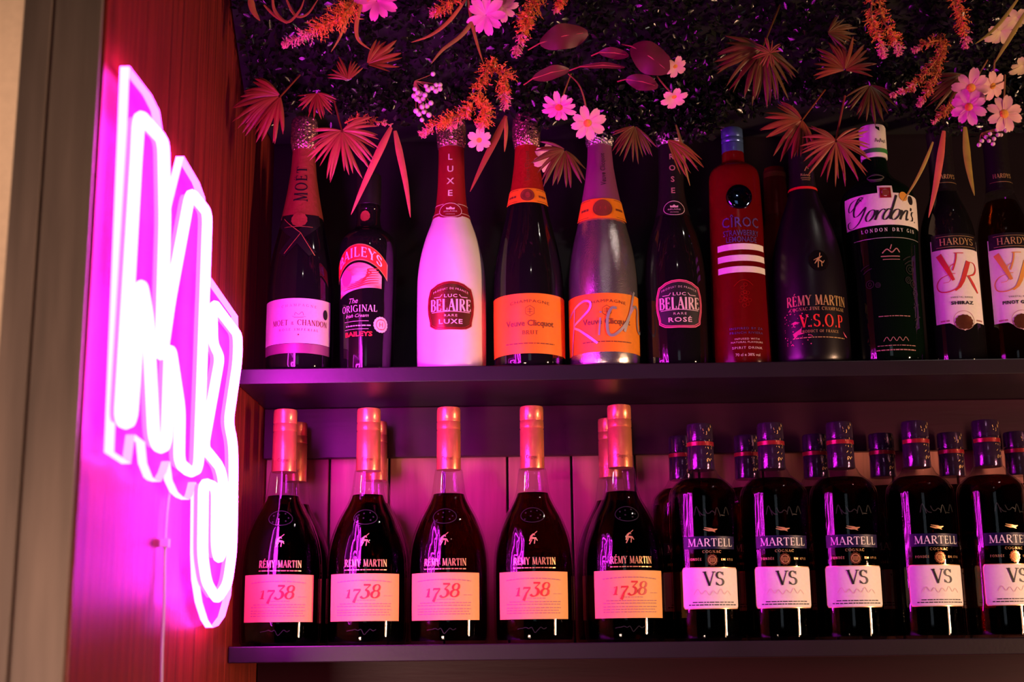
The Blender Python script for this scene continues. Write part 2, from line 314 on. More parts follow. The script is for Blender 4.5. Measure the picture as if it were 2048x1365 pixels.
class Dec:
    """flat artwork in (u, v) metres"""
    def __init__(s): s.v = []; s.f = []
    def stroke(s, pts, w, mx=.004):
        n = len(pts); ws = w if hasattr(w, '__len__') else [w]*n
        P2 = []; W2 = []
        for i in range(n-1):
            d = math.dist(pts[i], pts[i+1]); k = max(1, int(d/mx))
            for j in range(k):
                t = j/k; P2.append((pts[i][0]*(1-t)+pts[i+1][0]*t, pts[i][1]*(1-t)+pts[i+1][1]*t)); W2.append(ws[i]*(1-t)+ws[i+1]*t)
        P2.append(tuple(pts[-1])); W2.append(ws[-1]); b = len(s.v); m = len(P2)
        for i in range(m):
            a = P2[max(i-1, 0)]; c = P2[min(i+1, m-1)]; dx, dy = c[0]-a[0], c[1]-a[1]; L = math.hypot(dx, dy) or 1
            h = W2[i]/2; s.v += [(P2[i][0]-dy/L*h, P2[i][1]+dx/L*h), (P2[i][0]+dy/L*h, P2[i][1]-dx/L*h)]
        for i in range(m-1): s.f.append((b+2*i, b+2*i+1, b+2*i+3, b+2*i+2))
        return s
    def serif(s, txt, h, u=0, v=0, sx=1.0, space=.05, small=None, bend=0, width=None, wt=1.0):
        adv = []; 
        for ch in txt:
            lo = small and ch.islower(); k = small if lo else 1.0; adv.append((glyph(ch.upper())[0]*k+space, k, ch.upper()))
        tot = sum(a for a, _, _ in adv)-space
        if width: sx = width/(tot*h)
        x = -tot*h*sx/2
        for a, k, ch in adv:
            for pts, w in glyph(ch)[1]:
                ww = [q*h*k*wt for q in w] if hasattr(w, '__len__') else w*h*k*wt
                q = [(u+x+px*h*k*sx, v+py*h*k) for px, py in pts]
                if bend: q = [(a_, b_-(a_-u)**2*bend) for a_, b_ in q]
                s.stroke(q, ww)
            x += a*h*sx
        return s
    def text(s, txt, size, u=0, v=0, width=None, space=1.0, shear=0, weight=0, bend=0, sx=1.0):
        vs, fs = bfont(txt, size, space, shear, weight)
        x0 = min(a for a, _ in vs); x1 = max(a for a, _ in vs); c = (x0+x1)/2
        if width: sx = width/(x1-x0)
        b = len(s.v); s.v += [(u+(a-c)*sx, v+y-((a-c)*sx)**2*bend) for a, y in vs]; s.f += [tuple(i+b for i in f) for f in fs]; return s
    def dashes(s, u0, u1, v, h, seed=0, bend=0):
        r = random.Random(seed); x = u0
        while x < u1-.0005:
            w = min(r.uniform(.002, .006), u1-x); s.stroke([(x, v-bend*x*x), (x+w, v-bend*(x+w)**2)], h); x += w+.0009
        return s
    def poly(s, pts):
        b = len(s.v); s.v += [tuple(p) for p in pts]; s.f.append(tuple(range(b, b+len(pts)))); return s
    def disc(s, u, v, r, n=28, ry=None, scal=0):
        b = len(s.v); ry = ry or r; s.v.append((u, v))
        for k in range(n):
            a = 2*PI*k/n; q = 1+(scal if k % 2 else 0); s.v.append((u+r*q*math.cos(a), v+ry*q*math.sin(a)))
        for k in range(n): s.f.append((b, b+1+k, b+1+(k+1) % n))
        return s
    def ring(s, u, v, r, w, n=32, ry=None):
        ry = ry or r; return s.stroke([(u+r*math.cos(2*PI*k/n), v+ry*math.sin(2*PI*k/n)) for k in range(n+1)], w)
    def sheet(s, u0, u1, lo, hi, nu=28, nv=8):
        b = len(s.v); lo = lo if callable(lo) else (lambda x, q=lo: q); hi = hi if callable(hi) else (lambda x, q=hi: q)
        for j in range(nv+1):
            for i in range(nu+1):
                u = u0+(u1-u0)*i/nu; s.v.append((u, lo(u)+(hi(u)-lo(u))*j/nv))
        for j in range(nv):
            for i in range(nu):
                a = b+j*(nu+1)+i; s.f.append((a, a+1, a+nu+2, a+nu+1))
        return s
    def fillspan(s, outline, nu=26):     # outline symmetric about u=0: list of (half width, v) from bottom to top
        b = len(s.v)
        for hw, v in outline:
            for i in range(nu+1): s.v.append((-hw+2*hw*i/nu, v))
        for j in range(len(outline)-1):
            for i in range(nu):
                a = b+j*(nu+1)+i; s.f.append((a, a+1, a+nu+2, a+nu+1))
        return s
    def wrap(s, name, mat, parent, B, off=.0006, rot=0, rref=None):
        rr = rref or B.rmax; vs = []
        for u, v in s.v:
            a = rot+u/rr; r = B.rad(v)+off; vs.append((r*math.sin(a), -r*math.cos(a), v))
        return link_mesh(name, vs, s.f, mat, parent, True, None)
class Prof:
    def __init__(s, pts, it=2):
        s.p = chaikin(pts, it); s.rmax = max(r for r, z in pts)
        q = sorted((z, r) for r, z in s.p if r > .001); s.z = [a for a, _ in q]; s.r = [b for _, b in q]
    def rad(s, z): return float(np.interp(z, s.z, s.r))
    def seg(s, z0, z1, off=0, n=24): return [(s.rad(z0+(z1-z0)*k/n)+off, z0+(z1-z0)*k/n) for k in range(n+1)]
def lathe_obj(name, prof, mat, parent, n=56, ang=35, wob=None):
    m = MB(); m.lathe(prof, n, True, wob); return m.build(name, mat, parent, True, ang)
def foil(name, B, z0, z1, mat, parent, off=.0006, wob=None, top=False):
    p = B.seg(z0, z1, off, 20); p = [(p[0][0]-.0008, z0)]+p+[(p[-1][0]-.0008, z1)]
    return lathe_obj(name, p, mat, parent, 64, 35, wob)

# ---------------------------------------------------------------- the setting
XW = -.352; YB = 1.815
ZM0, ZM1 = 1.312, 1.331; ZL0, ZL1 = .982, 1.001; YF = 1.62
def struct(o, label=None, cat='wall'):
    o['kind'] = 'structure'; tag(o, label, cat if label else None); return o
struct(boxobj('wall_left', XW-.05, XW, 1.0635, 1.86, .45, 2.05, M['laminate']), 'dark red brown ribbed side wall that carries the neon sign')
st = struct(thing('trim_1', None, None), 'grey brown boarded post at the front end of the side wall', 'post')      # boarded post at the wall's end
x = -.352
x = XW-.0026
for w in (.0425, .0265):
    boxobj('board', x-w+.0018, x, 1.059, 1.0625, .45, 2.05, M['post'], st, .0012); x -= w
boxobj('backing_board', x+.001, XW-.0505, 1.0635, 1.10, .45, 2.05, M['blackprint'], st)
struct(boxobj('wall_end', -2.4, -.42, 2.2, 2.25, 0, 2.6, M['plaster']), 'pale plaster wall strip beyond the boarded post')
wb = struct(thing('wall_back', None, None), 'wall of upright stained planks behind the bottles')
x = XW; k = 0
xs = [XW, -.2653, -.1855, -.112, -.0272, .0585, .1436, .229, .314, .4, .486, .572, .66, .75, .84, .93, 1.02, 1.11, 1.2]
for a, b in zip(xs[:-1], xs[1:]):
    boxobj('plank', a+.0016, b-.0016, YB, YB+.018, .5, 2.05, M['plank'], wb, .001)
boxobj('upper_panel', XW+.001, 1.2, YB-.006, YB-.0005, ZM1+.0005, 2.0, M['shelf'], wb)
boxobj('backing_panel', XW, 1.2, YB+.012, YB+.04, .5, 2.05, M['blackprint'], wb)
struct(boxobj('floor', -2.4, 2.4, -3.6, 2.25, -.02, 0, M['under']), 'dark floor of the bar', 'floor')
struct(boxobj('ceiling', -2.4, 2.4, -3.6, 2.25, 2.6, 2.62, M['under']), 'dark ceiling of the bar', 'ceiling')
def shelf(name, z0, z1, zr, label):
    t = thing(name, label, 'shelf', (.25, YF, z0)); 
    def loc(o): o.matrix_parent_inverse = t.matrix_basis.inverted(); return o
    loc(boxobj('board', XW+.001, 1.2, YF, YB-.007, z0, z1, M['shelf'], t, .0012))
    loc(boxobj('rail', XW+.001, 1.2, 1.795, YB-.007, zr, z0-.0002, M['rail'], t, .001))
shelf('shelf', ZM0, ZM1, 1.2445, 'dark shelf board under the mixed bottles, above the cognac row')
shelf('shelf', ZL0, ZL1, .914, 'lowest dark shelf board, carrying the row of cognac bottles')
# ---------------------------------------------------------------- the neon sign on the side wall
sg = thing('neon_sign', 'glowing magenta neon sign of outlined letters on clear acrylic, on the side wall', 'sign', (-.343, 1.2, 1.2))
def sgl(o): o.matrix_parent_inverse = sg.matrix_basis.inverted(); return o
XP0, XP1 = -.3435, -.3355
plate = [(259, 133), (303, 190), (319, 222), (326, 268), (331, 360), (334, 449), (368, 313), (399, 365), (410, 395), (414, 430), (410, 538), (476, 633), (477, 670),
         (476, 722), (461, 844), (469, 890), (471, 930), (469, 1106), (462, 1191), (450, 1234), (437, 1252), (426, 1256), (416, 1240), (405, 1205), (398, 1160), (396, 1106), (397, 1000),
         (392, 965), (386, 990), (379, 1000), (367, 995), (356, 985), (345, 961), (340, 923), (333, 945), (322, 964), (312, 961), (305, 955), (294, 927), (290, 885), (270, 870),
         (262, 928), (228, 905)]
pts = [atX(x, y, XP1) for x, y in plate]
bm = bmesh.new(); a = [bm.verts.new((XP1, p.y, p.z)) for p in pts]; b = [bm.verts.new((XP0, p.y, p.z)) for p in pts]; n = len(pts)
bm.faces.new(a); bm.faces.new(b[::-1])
bmesh.ops.triangulate(bm, faces=[f for f in bm.faces if len(f.verts) > 4]); bm.normal_update(); [f.normal_flip() for f in bm.faces if (f.calc_center_median().x > (XP0+XP1)/2) != (f.normal.x > 0)]
me = bpy.data.meshes.new('acrylic_plate'); bm.to_mesh(me); bm.free(); me.materials.append(M['acrylic'])
o = bpy.data.objects.new('acrylic_plate', me); COL.objects.link(o); o.parent = sg; sgl(o)
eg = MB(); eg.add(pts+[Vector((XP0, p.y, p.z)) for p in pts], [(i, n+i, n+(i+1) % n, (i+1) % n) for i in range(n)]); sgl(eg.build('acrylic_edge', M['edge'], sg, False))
XT = -.3255
def rounded(p, r, n=4):                # rounded corners for a closed 3-D loop
    out = []; m = len(p)
    for i in range(m):
        a, b, c = p[i-1], p[i], p[(i+1) % m]; da = (a-b); dc = (c-b); ra = min(r, da.length*.45); rc = min(r, dc.length*.45)
        s, e = b+da.normalized()*ra, b+dc.normalized()*rc
        for k in range(n+1):
            t = k/n; out.append(s*(1-t)**2+b*2*t*(1-t)+e*t*t)
    return out
def neon(name, px, r=.0053, rc=.012, xt=XT):
    p = rounded([atX(x, y, xt) for x, y in px], rc)
    m = MB(); m.tube(p, r, 8, True); sgl(m.build(name, M['neon'], sg))
    m = MB()                           # the flex's pale side wall, down to the sheet
    cc = [Vector((XP1+.0005, q.y, q.z)) for q in p]; k = len(p)
    m.add(p+cc, [(i, (i+1) % k, k+(i+1) % k, k+i) for i in range(k)])
    sgl(m.build('flex_base', M['neon2'], sg))
M['neon2'] = emit('neon_flex_side', (1, .03, 1), NEON*.16)
neon('letter_tube', [(278, 228), (327, 282), (330, 440), (322, 722), (340, 600), (381, 384), (415, 426), (409, 600), (397, 938), (381, 946), (358, 926),
                     (360, 820), (340, 690), (333, 890), (320, 898), (308, 880), (296, 640), (282, 560), (262, 846), (241, 845)])
neon('figure_tube', [(427, 606), (476, 671), (475, 722), (457, 844), (466, 888), (467, 930), (466, 1040), (464, 1106), (455, 1168), (434, 1200), (413, 1165), (405, 1110), (407, 966), (432, 975),
                     (431, 1095), (438, 1122), (446, 1100), (447, 965), (440, 935), (424, 915), (407, 895), (418, 835), (440, 715), (425, 684)])
cb = MB(); cb.tube([atX(x, y, -.347) for x, y in [(338, 985), (334, 1020), (331, 1060), (330, 1085), (329, 1110), (328, 1200), (324, 1300), (322, 1400)]], .0016, 8)
sgl(cb.build('power_cord', M['cord'], sg))
cb = MB(); q = atX(330, 1087, -.347); cb.box(q.x-.004, q.x+.004, q.y-.004, q.y+.004, q.z-.004, q.z+.004); sgl(cb.build('cord_clip', M['cord'], sg))

# ---------------------------------------------------------------- bottles
YR, YR2 = 1.6735, 1.775
def base(x, y, Y, z): p = at(x, y, Y); return (p.x, Y, z)
def glassbody(B, mat, root, name='bottle_body', n=64): return lathe_obj(name, B.p, mat, root, n, 40)
# -- cognac with the wide copper-necked bottle
B = Prof([(.030, 0), (.044, 0), (.0478, .003), (.0488, .02), (.049, .07), (.0488, .095), (.047, .113), (.043, .130), (.036, .149), (.027, .165), (.0208, .178), (.0186, .195), (.0172, .209), (.015, .2105), (.014, .281), (.012, .281)])
RB = B
root = thing('cognac_bottle', '', 'bottle', (0, 0, 0), 'wide cognac bottles with copper necks and gold labels'); RM = root
glassbody(B, M['clear'], root)
lq = [(max(r-.0024, .004), max(z, .004)) for r, z in B.seg(.004, .1795, 0, 40)]
lathe_obj('cognac', [(.001, .004)]+lq+[(.001, .1795)], M['cognac'], root, 48)
cap = [(.0148, .2095), (.0150, .2105), (.0148, .258), (.01435, .2585), (.0143, .2598), (.0148, .2602), (.0147, .2685), (.0142, .269), (.0142, .2700), (.0147, .2705), (.0146, .284), (.0140, .2868), (.012, .2875)]
cp = lathe_obj('capsule', cap, M['copper'], root, 64, 50, lambda a, z: .012*math.sin(a*60) if z > .271 else .004*math.sin(a*7+z*300))
Dec().text('Cognac', .006, 0, .221, width=.015).wrap('capsule_print', M['brownprint'], cp, Prof([(.0152, .2), (.0152, .3)]), .0003)
lb = Dec().sheet(-.047, .047, .0275, .0825).wrap('label', M['cream'], root, B, .0004)
d = Dec()
def dig(pts, w): d.stroke([(.0 + (x+.22*y)*.0150-.0225, .0545+y*.0150) for x, y in pts], [q*.0190 for q in w] if hasattr(w, '__len__') else w*.0190)
dig([(.05, .52), (.25, .62), (.25, 0)], [.05, .1, .15]); dig([(.08, 0), (.42, 0)], .05)
one = [(.62, .6), (1.1, .62), (.98, .35), (.78, -.38)]; dig([(.62, .48), (.62, .6), (1.14, .6)], [.05, .11, .11]); dig([(1.14, .6), (.92, .2), (.80, -.38)], [.05, .1, .17])
dig([(1.3, .98), (1.82, .98)], .11); dig([(1.82, .98), (1.5, .58)], .05); dig([(1.5, .58)]+arc(1.52, .26, .30, .31, 85, -150, 14), wv(arc(1.52, .26, .30, .31, 85, -165, 15), .17, .06))
dig(arc(2.35, .75, .24, .25, 0, 360, 20), wv(arc(2.35, .75, .24, .25, 0, 360, 20), .13, .05)); dig(arc(2.35, .25, .29, .27, 0, 360, 20), wv(arc(2.35, .25, .29, .27, 0, 360, 20), .15, .05))
d.wrap('year_print', M['redprint'], lb, B, .0009)
d = Dec(); d.dashes(-.034, .034, .0745, .0012, 3, 1.6)
for i, v in enumerate((.0475, .0445, .0405, .0375, .0345)): d.dashes(-.034+.004*(i == 0), .034-.003*(i == 3), v, .0010, 10+i)
d.dashes(-.008, .014, .0515, .0008, 4); d.dashes(.024, .036, .0565, .0006, 5)
d.wrap('small_print', M['greyprint'], lb, B, .0008)
Dec().serif('Rémy Martin'.upper(), .0085, .002, .0905, space=.08, width=.052).dashes(-.024, .028, .0868, .0012, 8).wrap('name_print', M['goldprint'], root, B, .0006)
d = Dec()                                # small centaur emblem
d.stroke([(-.004, .118), (-.002, .124), (.001, .1265), (.003, .125)], [.0016, .0024, .002, .0008]); d.stroke([(-.003, .122), (.004, .1215), (.006, .1185)], [.003, .002, .001])
d.stroke([(-.001, .120), (-.004, .1145)], .0012); d.stroke([(.003, .121), (.002, .115)], .0012); d.stroke([(.001, .126), (.006, .130)], .0008)
d.wrap('emblem', M['goldprint'], root, B, .0006)
d = Dec(); d.ring(0, .150, .0135, .0009, 30, .009); [d.disc(.009*math.cos(k*.9), .150+.0055*math.sin(k*1.7), .0010, 8) for k in range(7)]
d.wrap('seal', M['emboss'], root, B, .0010, 0, .034)
d = Dec(); rg = random.Random(5); d.stroke(crom([(-.02+.0035*i, .015+rg.uniform(-.003, .0035)) for i in range(11)], 5), .0009); d.wrap('signature', M['emboss'], root, B, .0008)
names = ['leftmost cognac bottle of the front row, beside the neon sign', 'second cognac bottle from the left, its label swung to the right', 'middle one of the five copper necked cognac bottles',
         'fourth cognac bottle from the left, right of the middle one', 'rightmost copper necked cognac bottle, beside the plain square label brandies']
for i, (x, rz) in enumerate([(566, .10), (735.5, .04), (897.5, -.08), (1066, -.02), (1244, .10)]):
    loc = base(x, 1030, YR-.002, ZL1)
    if i == 0: root.location = loc; root.rotation_euler = (0, 0, rz); root['label'] = names[0]
    else: dup(root, loc, names[i], rz)
for x, nm in [(592, 'cognac bottle half hidden behind the leftmost front one'), (752, 'cognac bottle half hidden behind the second front one'), (1219, 'cognac bottle peeping out left of the rightmost copper neck')]:
    dup(root, base(x, 880, YR2-.003, ZL1), nm, 0)
# -- brandy with square white label
B = Prof([(.03, 0), (.038, 0), (.0408, .003), (.0412, .015), (.0412, .166), (.0408, .174), (.0385, .1815), (.033, .188), (.0255, .1935), (.0208, .198), (.0182, .2045), (.0164, .2055), (.0158, .2425), (.0156, .255), (.014, .255)])
root = thing('brandy_bottle', '', 'bottle', (0, 0, 0), 'slim brandy bottles with white labels')
glassbody(B, M['clear'], root)
lathe_obj('brandy', [(.001, .004)]+[(max(r-.0022, .004), z) for r, z in B.seg(.004, .1925, 0, 40)]+[(.001, .1925)], M['cognac2'], root, 48)
cap = [(.0160, .2045), (.0164, .206), (.0161, .2395), (.0156, .240), (.0156, .2415), (.0162, .242), (.0160, .2590), (.0150, .2612), (.012, .2614)]
cp = lathe_obj('capsule', cap, M['navycap'], root, 56, 45)
CB = Prof([(.0162, .20), (.0162, .27)])
Dec().sheet(-.026, .026, .2335, .2385).wrap('capsule_band', M['redband'], cp, CB, .0004)
d = Dec(); rg = random.Random(3)
for k in range(26):
    u, v = rg.uniform(.001, .013), rg.uniform(.212, .257); d.stroke([(u, v), (u+rg.uniform(-.002, .002), v+rg.uniform(.001, .003))], .0007)
d.wrap('capsule_print', M['goldprint'], cp, CB, .0006)
rl = lambda u, a=.0325, r=.003: 0 if abs(u) < a-r else r-math.sqrt(max(0, r*r-(abs(u)-a+r)**2))
edge = Dec().sheet(-.0372, .0372, lambda u: .0368+rl(u, .0372), lambda u: .0852-rl(u, .0372), 40).wrap('label_border', M['goldprint'], root, B, .0003)
lb = Dec().sheet(-.0365, .0365, lambda u: .0376+rl(u, .0365), lambda u: .0844-rl(u, .0365), 40).wrap('label', M['white'], root, B, .0005)
Dec().serif('VS', .0165, .002, .0635, .95, .02).wrap('grade_print', M['blackprint'], lb, B, .0010)
d = Dec(); d.dashes(-.024, .028, .0445, .0011, 2); d.dashes(-.029, .031, .0415, .0012, 3); d.wrap('small_print', M['blackprint'], lb, B, .0009)
d = Dec(); d.stroke(crom([(-.022+.0045*i, .0555+(.003 if i % 2 else -.002)*(1+.4*math.sin(i*2))) for i in range(11)], 5), .0008); d.wrap('signature', M['pinkpaper'], lb, B, .0009)
bd = Dec().sheet(-.033, .033, .1065, .1215).wrap('name_band', M['navyband'], root, B, .0004)
Dec().serif('MARTELL', .0092, .001, .1095, 1, .06, width=.056).wrap('name_print', M['whiteprint'], bd, B, .0008)
d = Dec(); d.serif('COGNAC', .0030, .001, .1018, 1.1, .25); d.serif('FONDÉE', .0028, -.0195, .0930, .9, .25); d.text('EN 1715', .0036, .0205, .0930, width=.017, space=1.2)
d.wrap('origin_print', M['goldprint'], root, B, .0006)
sl = Dec().disc(.001, .0935, .0062, 24, .0066, .14).wrap('gold_seal', M['copperplate'], root, B, .0006)
d = Dec().ring(.001, .0935, .0048, .0007, 24)
for k in range(5): d.stroke([(-.0018+.0014*k, .0905+.0004*(k % 2)), (-.0018+.0014*k, .0962)], .0006)
d.wrap('seal_print', M['goldprint'], sl, B, .0010)
d = Dec(); d.stroke([(-.008, .1295), (-.002, .1282), (.004, .1285), (.0085, .1298)], [.0006, .0022, .0028, .0006]); d.stroke([(-.007, .1315), (.001, .1300), (.005, .1285)], [.0006, .0018, .002]); d.stroke([(.001, .1285), (.006, .1262)], [.002, .0006])
d.wrap('swallow', M['goldprint'], root, B, .0006)
d = Dec(); rg = random.Random(8)
for k in range(7): u = -.018+.006*k; d.stroke(crom([(u, .148+rg.uniform(-.004, .006)), (u+.003, .152+rg.uniform(-.006, .005)), (u+.007, .147+rg.uniform(-.003, .005))], 5), .0011)
d.wrap('relief', M['emboss'], root, B, .0012)
names = ['first slim brandy bottle of the front row, right beside the copper necked cognacs', 'second slim brandy bottle of the front row from the left', 'middle front brandy bottle of the slim row',
         'fourth slim brandy bottle of the front row from the left', 'rightmost front brandy bottle, cut by the picture edge']
for i, (x, rz) in enumerate([(1406, .06), (1549, .03), (1689, -.02), (1842, .14), (1985, .18)]):
    loc = base(x, 1030, YR-.006, ZL1)
    if i == 0: root.location = loc; root.rotation_euler = (0, 0, rz); root['label'] = names[0]
    else: dup(root, loc, names[i], rz)
for i, x in enumerate([1362, 1493, 1630, 1763, 1901, 2034]):
    dup(root, base(x, 900, YR2-.010, ZL1), ['back row brandy bottle nearest the copper necked cognacs', 'back row brandy bottle between the first and second front ones', 'back row brandy bottle between the second and third front ones',
        'back row brandy bottle between the third and fourth front ones', 'back row brandy bottle between the fourth and fifth front ones', 'back row brandy bottle at the right picture edge'][i], 0)

# -- upper shelf
CH = [(.03, 0), (.040, 0), (.0437, .004), (.0445, .02), (.0445, .105), (.0430, .130), (.0385, .160), (.0300, .195), (.0225, .232), (.0170, .266), (.0150, .292), (.0146, .300), (.0160, .303), (.0166, .312), (.0168, .335), (.0150, .3435), (.010, .344)]
def champagne(x, label, name, body, foilmat, wiremat, pr=CH, foil0=.235, sc=1, Y=YR):
    B = Prof([(r, z) for r, z in pr]); loc = base(x, 480, Y, ZM1)
    root = thing(name, label, 'bottle', loc); glassbody(B, body, root)
    top = B.p[-1][1]; f = foil('foil_capsule', B, foil0, .2985, foilmat, root, .0006, lambda a, z: .006*math.sin(a*9+z*200)*(1 if z > .25 else .3))
    rg = random.Random(len(label)); ph = [rg.uniform(0, 6) for _ in range(4)]
    w = [(r+.0012, z) for r, z in B.p if z > .2975]
    lathe_obj('crumpled_top', [(w[0][0]-.001, w[0][1]-.0006)]+w, wiremat, root, 72, 25, lambda a, z: .05*math.sin(a*11+ph[0]+z*900)*math.sin(z*700+ph[1]+a*3)+.02*math.sin(a*23+ph[2]))
    return root, B, f
# rose champagne with blush label
root, B, f = champagne(604, 'dark champagne bottle with blush label and crossed ribbon, leftmost on the shelf', 'champagne_bottle', M['blackglass'], M['brownfoil'], M['goldwire'],
    [(r*.945, z) for r, z in CH], .205)
RR = .042
lb = Dec().sheet(-.052, .052, .034, .091).wrap('label', M['pinkpaper'], root, B, .0004, 0, RR)
Dec().sheet(-.052, .052, .0215, .0335).wrap('label_foot', M['purplefoil'], root, B, .0004, 0, RR)
d = Dec().serif('MOËT', .0072, -.022, .0565, 1, .1, width=.022).serif('&', .004, -.0055, .0570).serif('CHANDON', .0072, .0205, .0565, 1, .1, width=.040); d.serif('ROSÉ IMPÉRIAL', .0030, .002, .0495, 1.1, .5, width=.050).disc(.002, .0445, .0012, 5)
d.wrap('name_print', M['brownprint'], lb, B, .0008, .08, RR)
d = Dec().serif('CHAMPAGNE', .0032, .002, .0805, 1, .6, width=.044, bend=3); d.stroke([(-.004, .066), (.008, .066)], .0006).stroke([(-.006, .0675), (.0105, .0675)], .0005); d.stroke(crom([(-.003, .069), (-.002, .0725), (.002, .070), (.006, .0735), (.008, .069)], 4), .0007); d.wrap('crest_print', M['greyprint'], lb, B, .0008, .08, RR)
d = Dec().disc(0, 0, .004, 18, .0065); d.v = [(u+.041, v+.073) for u, v in d.v]; d.wrap('side_seal', M['blackprint'], lb, B, .0009, 0, RR)
bd = Dec().sheet(-.030, .030, lambda u: .187+abs(u)*.15, lambda u: .203+abs(u)*.1, 30).wrap('ribbon_band', M['blackfoil'], root, B, .0010, 0, .029)
for sgn in (1, -1):
    Dec().stroke([(sgn*-.030, .198), (0, .174), (sgn*.018, .150)], [.014, .013, .011]).wrap('ribbon_tail', M['blackfoil'], root, B, .0012+.0003*sgn, 0, .034)
Dec().stroke([(-.024, .200), (.004, .178), (.020, .148)], .0008).stroke([(.004, .178), (-.014, .150)], .0008).stroke([(-.020, .187), (.02, .187)], .0006).wrap('ribbon_piping', M['copper'], root, B, .0022, 0, .034)
Dec().disc(.001, .197, .0095, 24, None, .06).wrap('wax_seal', M['brownfoil'], root, B, .0026, 0, .029)
d = Dec(); d.serif('MOËT', .0145, 0, 0, .8, .22); d.v = [(-v+.006, .2480+u) for u, v in d.v]; d.wrap('neck_print', M['blackprint'], f, B, .0013, .1, .0185)
# Irish cream
BB = Prof([(.026, 0), (.031, 0), (.0332, .004), (.0338, .02), (.0352, .08), (.0368, .145), (.0370, .163), (.0352, .174), (.029, .1835), (.021, .188), (.0168, .193), (.0152, .202), (.0150, .214), (.0158, .216), (.0158, .219), (.0150, .221), (.0152, .262), (.012, .264)])
root = thing('cream_liqueur_bottle', 'short black cream liqueur bottle with arched red label', 'bottle', base(735, 600, YR, ZM1)); B = BB
glassbody(B, M['blackglass'], root)
lathe_obj('screw_cap', [(.0156, .2225), (.0160, .223), (.0160, .262), (.0150, .2645), (.011, .265)], M['blackfoil'], root)
Dec().disc(.002, .205, .006, 20, .007, .05).wrap('neck_seal', M['brownfoil'], root, B, .001, -.3, .0152)
def archpts(u, v0, k): return v0-k*u*u
RR = .036; rot = -.22
Dec().sheet(-.0385, .0385, lambda u: .1405-17*u*u, lambda u: .1620-17*u*u, 40).wrap('label_border', M['goldprint'], root, B, .0004, rot, RR)
lb = Dec().sheet(-.0370, .0370, lambda u: .1418-17*u*u, lambda u: .1608-17*u*u, 40).wrap('name_label', M['redlabel'], root, B, .0008, rot, RR)
Dec().serif('BAILEYS', .0125, 0, .1452, 1, .09, width=.059, bend=17).wrap('name_print', M['whiteprint'], lb, B, .0013, rot, RR)
pl = Dec().sheet(-.030, .030, lambda u: .0985-4*u*u+.16*(u+.03), lambda u: .1375-19*u*u, 32).wrap('picture_label', M['landscape'], root, B, .0005, rot, RR)
d = Dec().disc(-.017, .119, .0085, 24, .0105); d.wrap('picture_tree', M['pinkprint'], pl, B, .0009, rot, RR)
d = Dec()
for k in range(7): v = .103+.003*k; d.stroke(crom([(-.022+.006*k, v), (-.002+.003*k, v+.003), (.012, v+.007), (.026, v+.0085)], 5), [.0006+.0012*math.sin(PI*i/15) for i in range(16)])
d.wrap('picture_hills', M['redprint'], pl, B, .0008, rot, RR)
d = Dec().text('The', .0095, -.006, .0855, shear=.35, sx=.9).serif('ORIGINAL', .0085, 0, .0745, 1, .1, width=.050).text('Irish Cream', .0062, -.002, .0675, shear=.4, width=.032)
d.stroke([(-.02, .0625), (.014, .0625)], .0005).stroke([(-.02, .0525), (.014, .0525)], .0005).dashes(-.018, .018, .0568, .0014, 4); d.wrap('white_print', M['pinkpaper'], root, B, .0007, rot, RR)
Dec().text('BAILEYS', .008, 0, .0435, width=.038, weight=.0003).wrap('foot_print', M['redprint'], root, B, .0007, rot, RR)
s1 = Dec().disc(0, .0585, .0098, 32, None, .07).wrap('round_seal', M['pinkpaper'], root, B, .0008, .62, RR)
Dec().ring(0, .0585, .0066, .0006).stroke([(-.002, .0555), (-.002, .0615)], .0007).stroke([(.002, .0555), (.002, .0615)], .0007).stroke([(-.002, .0585), (.002, .0585)], .0006).stroke([(-.004, .0645), (.004, .0645)], .0006).stroke([(-.004, .0525), (.004, .0525)], .0006).wrap('seal_print', M['redprint'], s1, B, .0012, .62, RR)
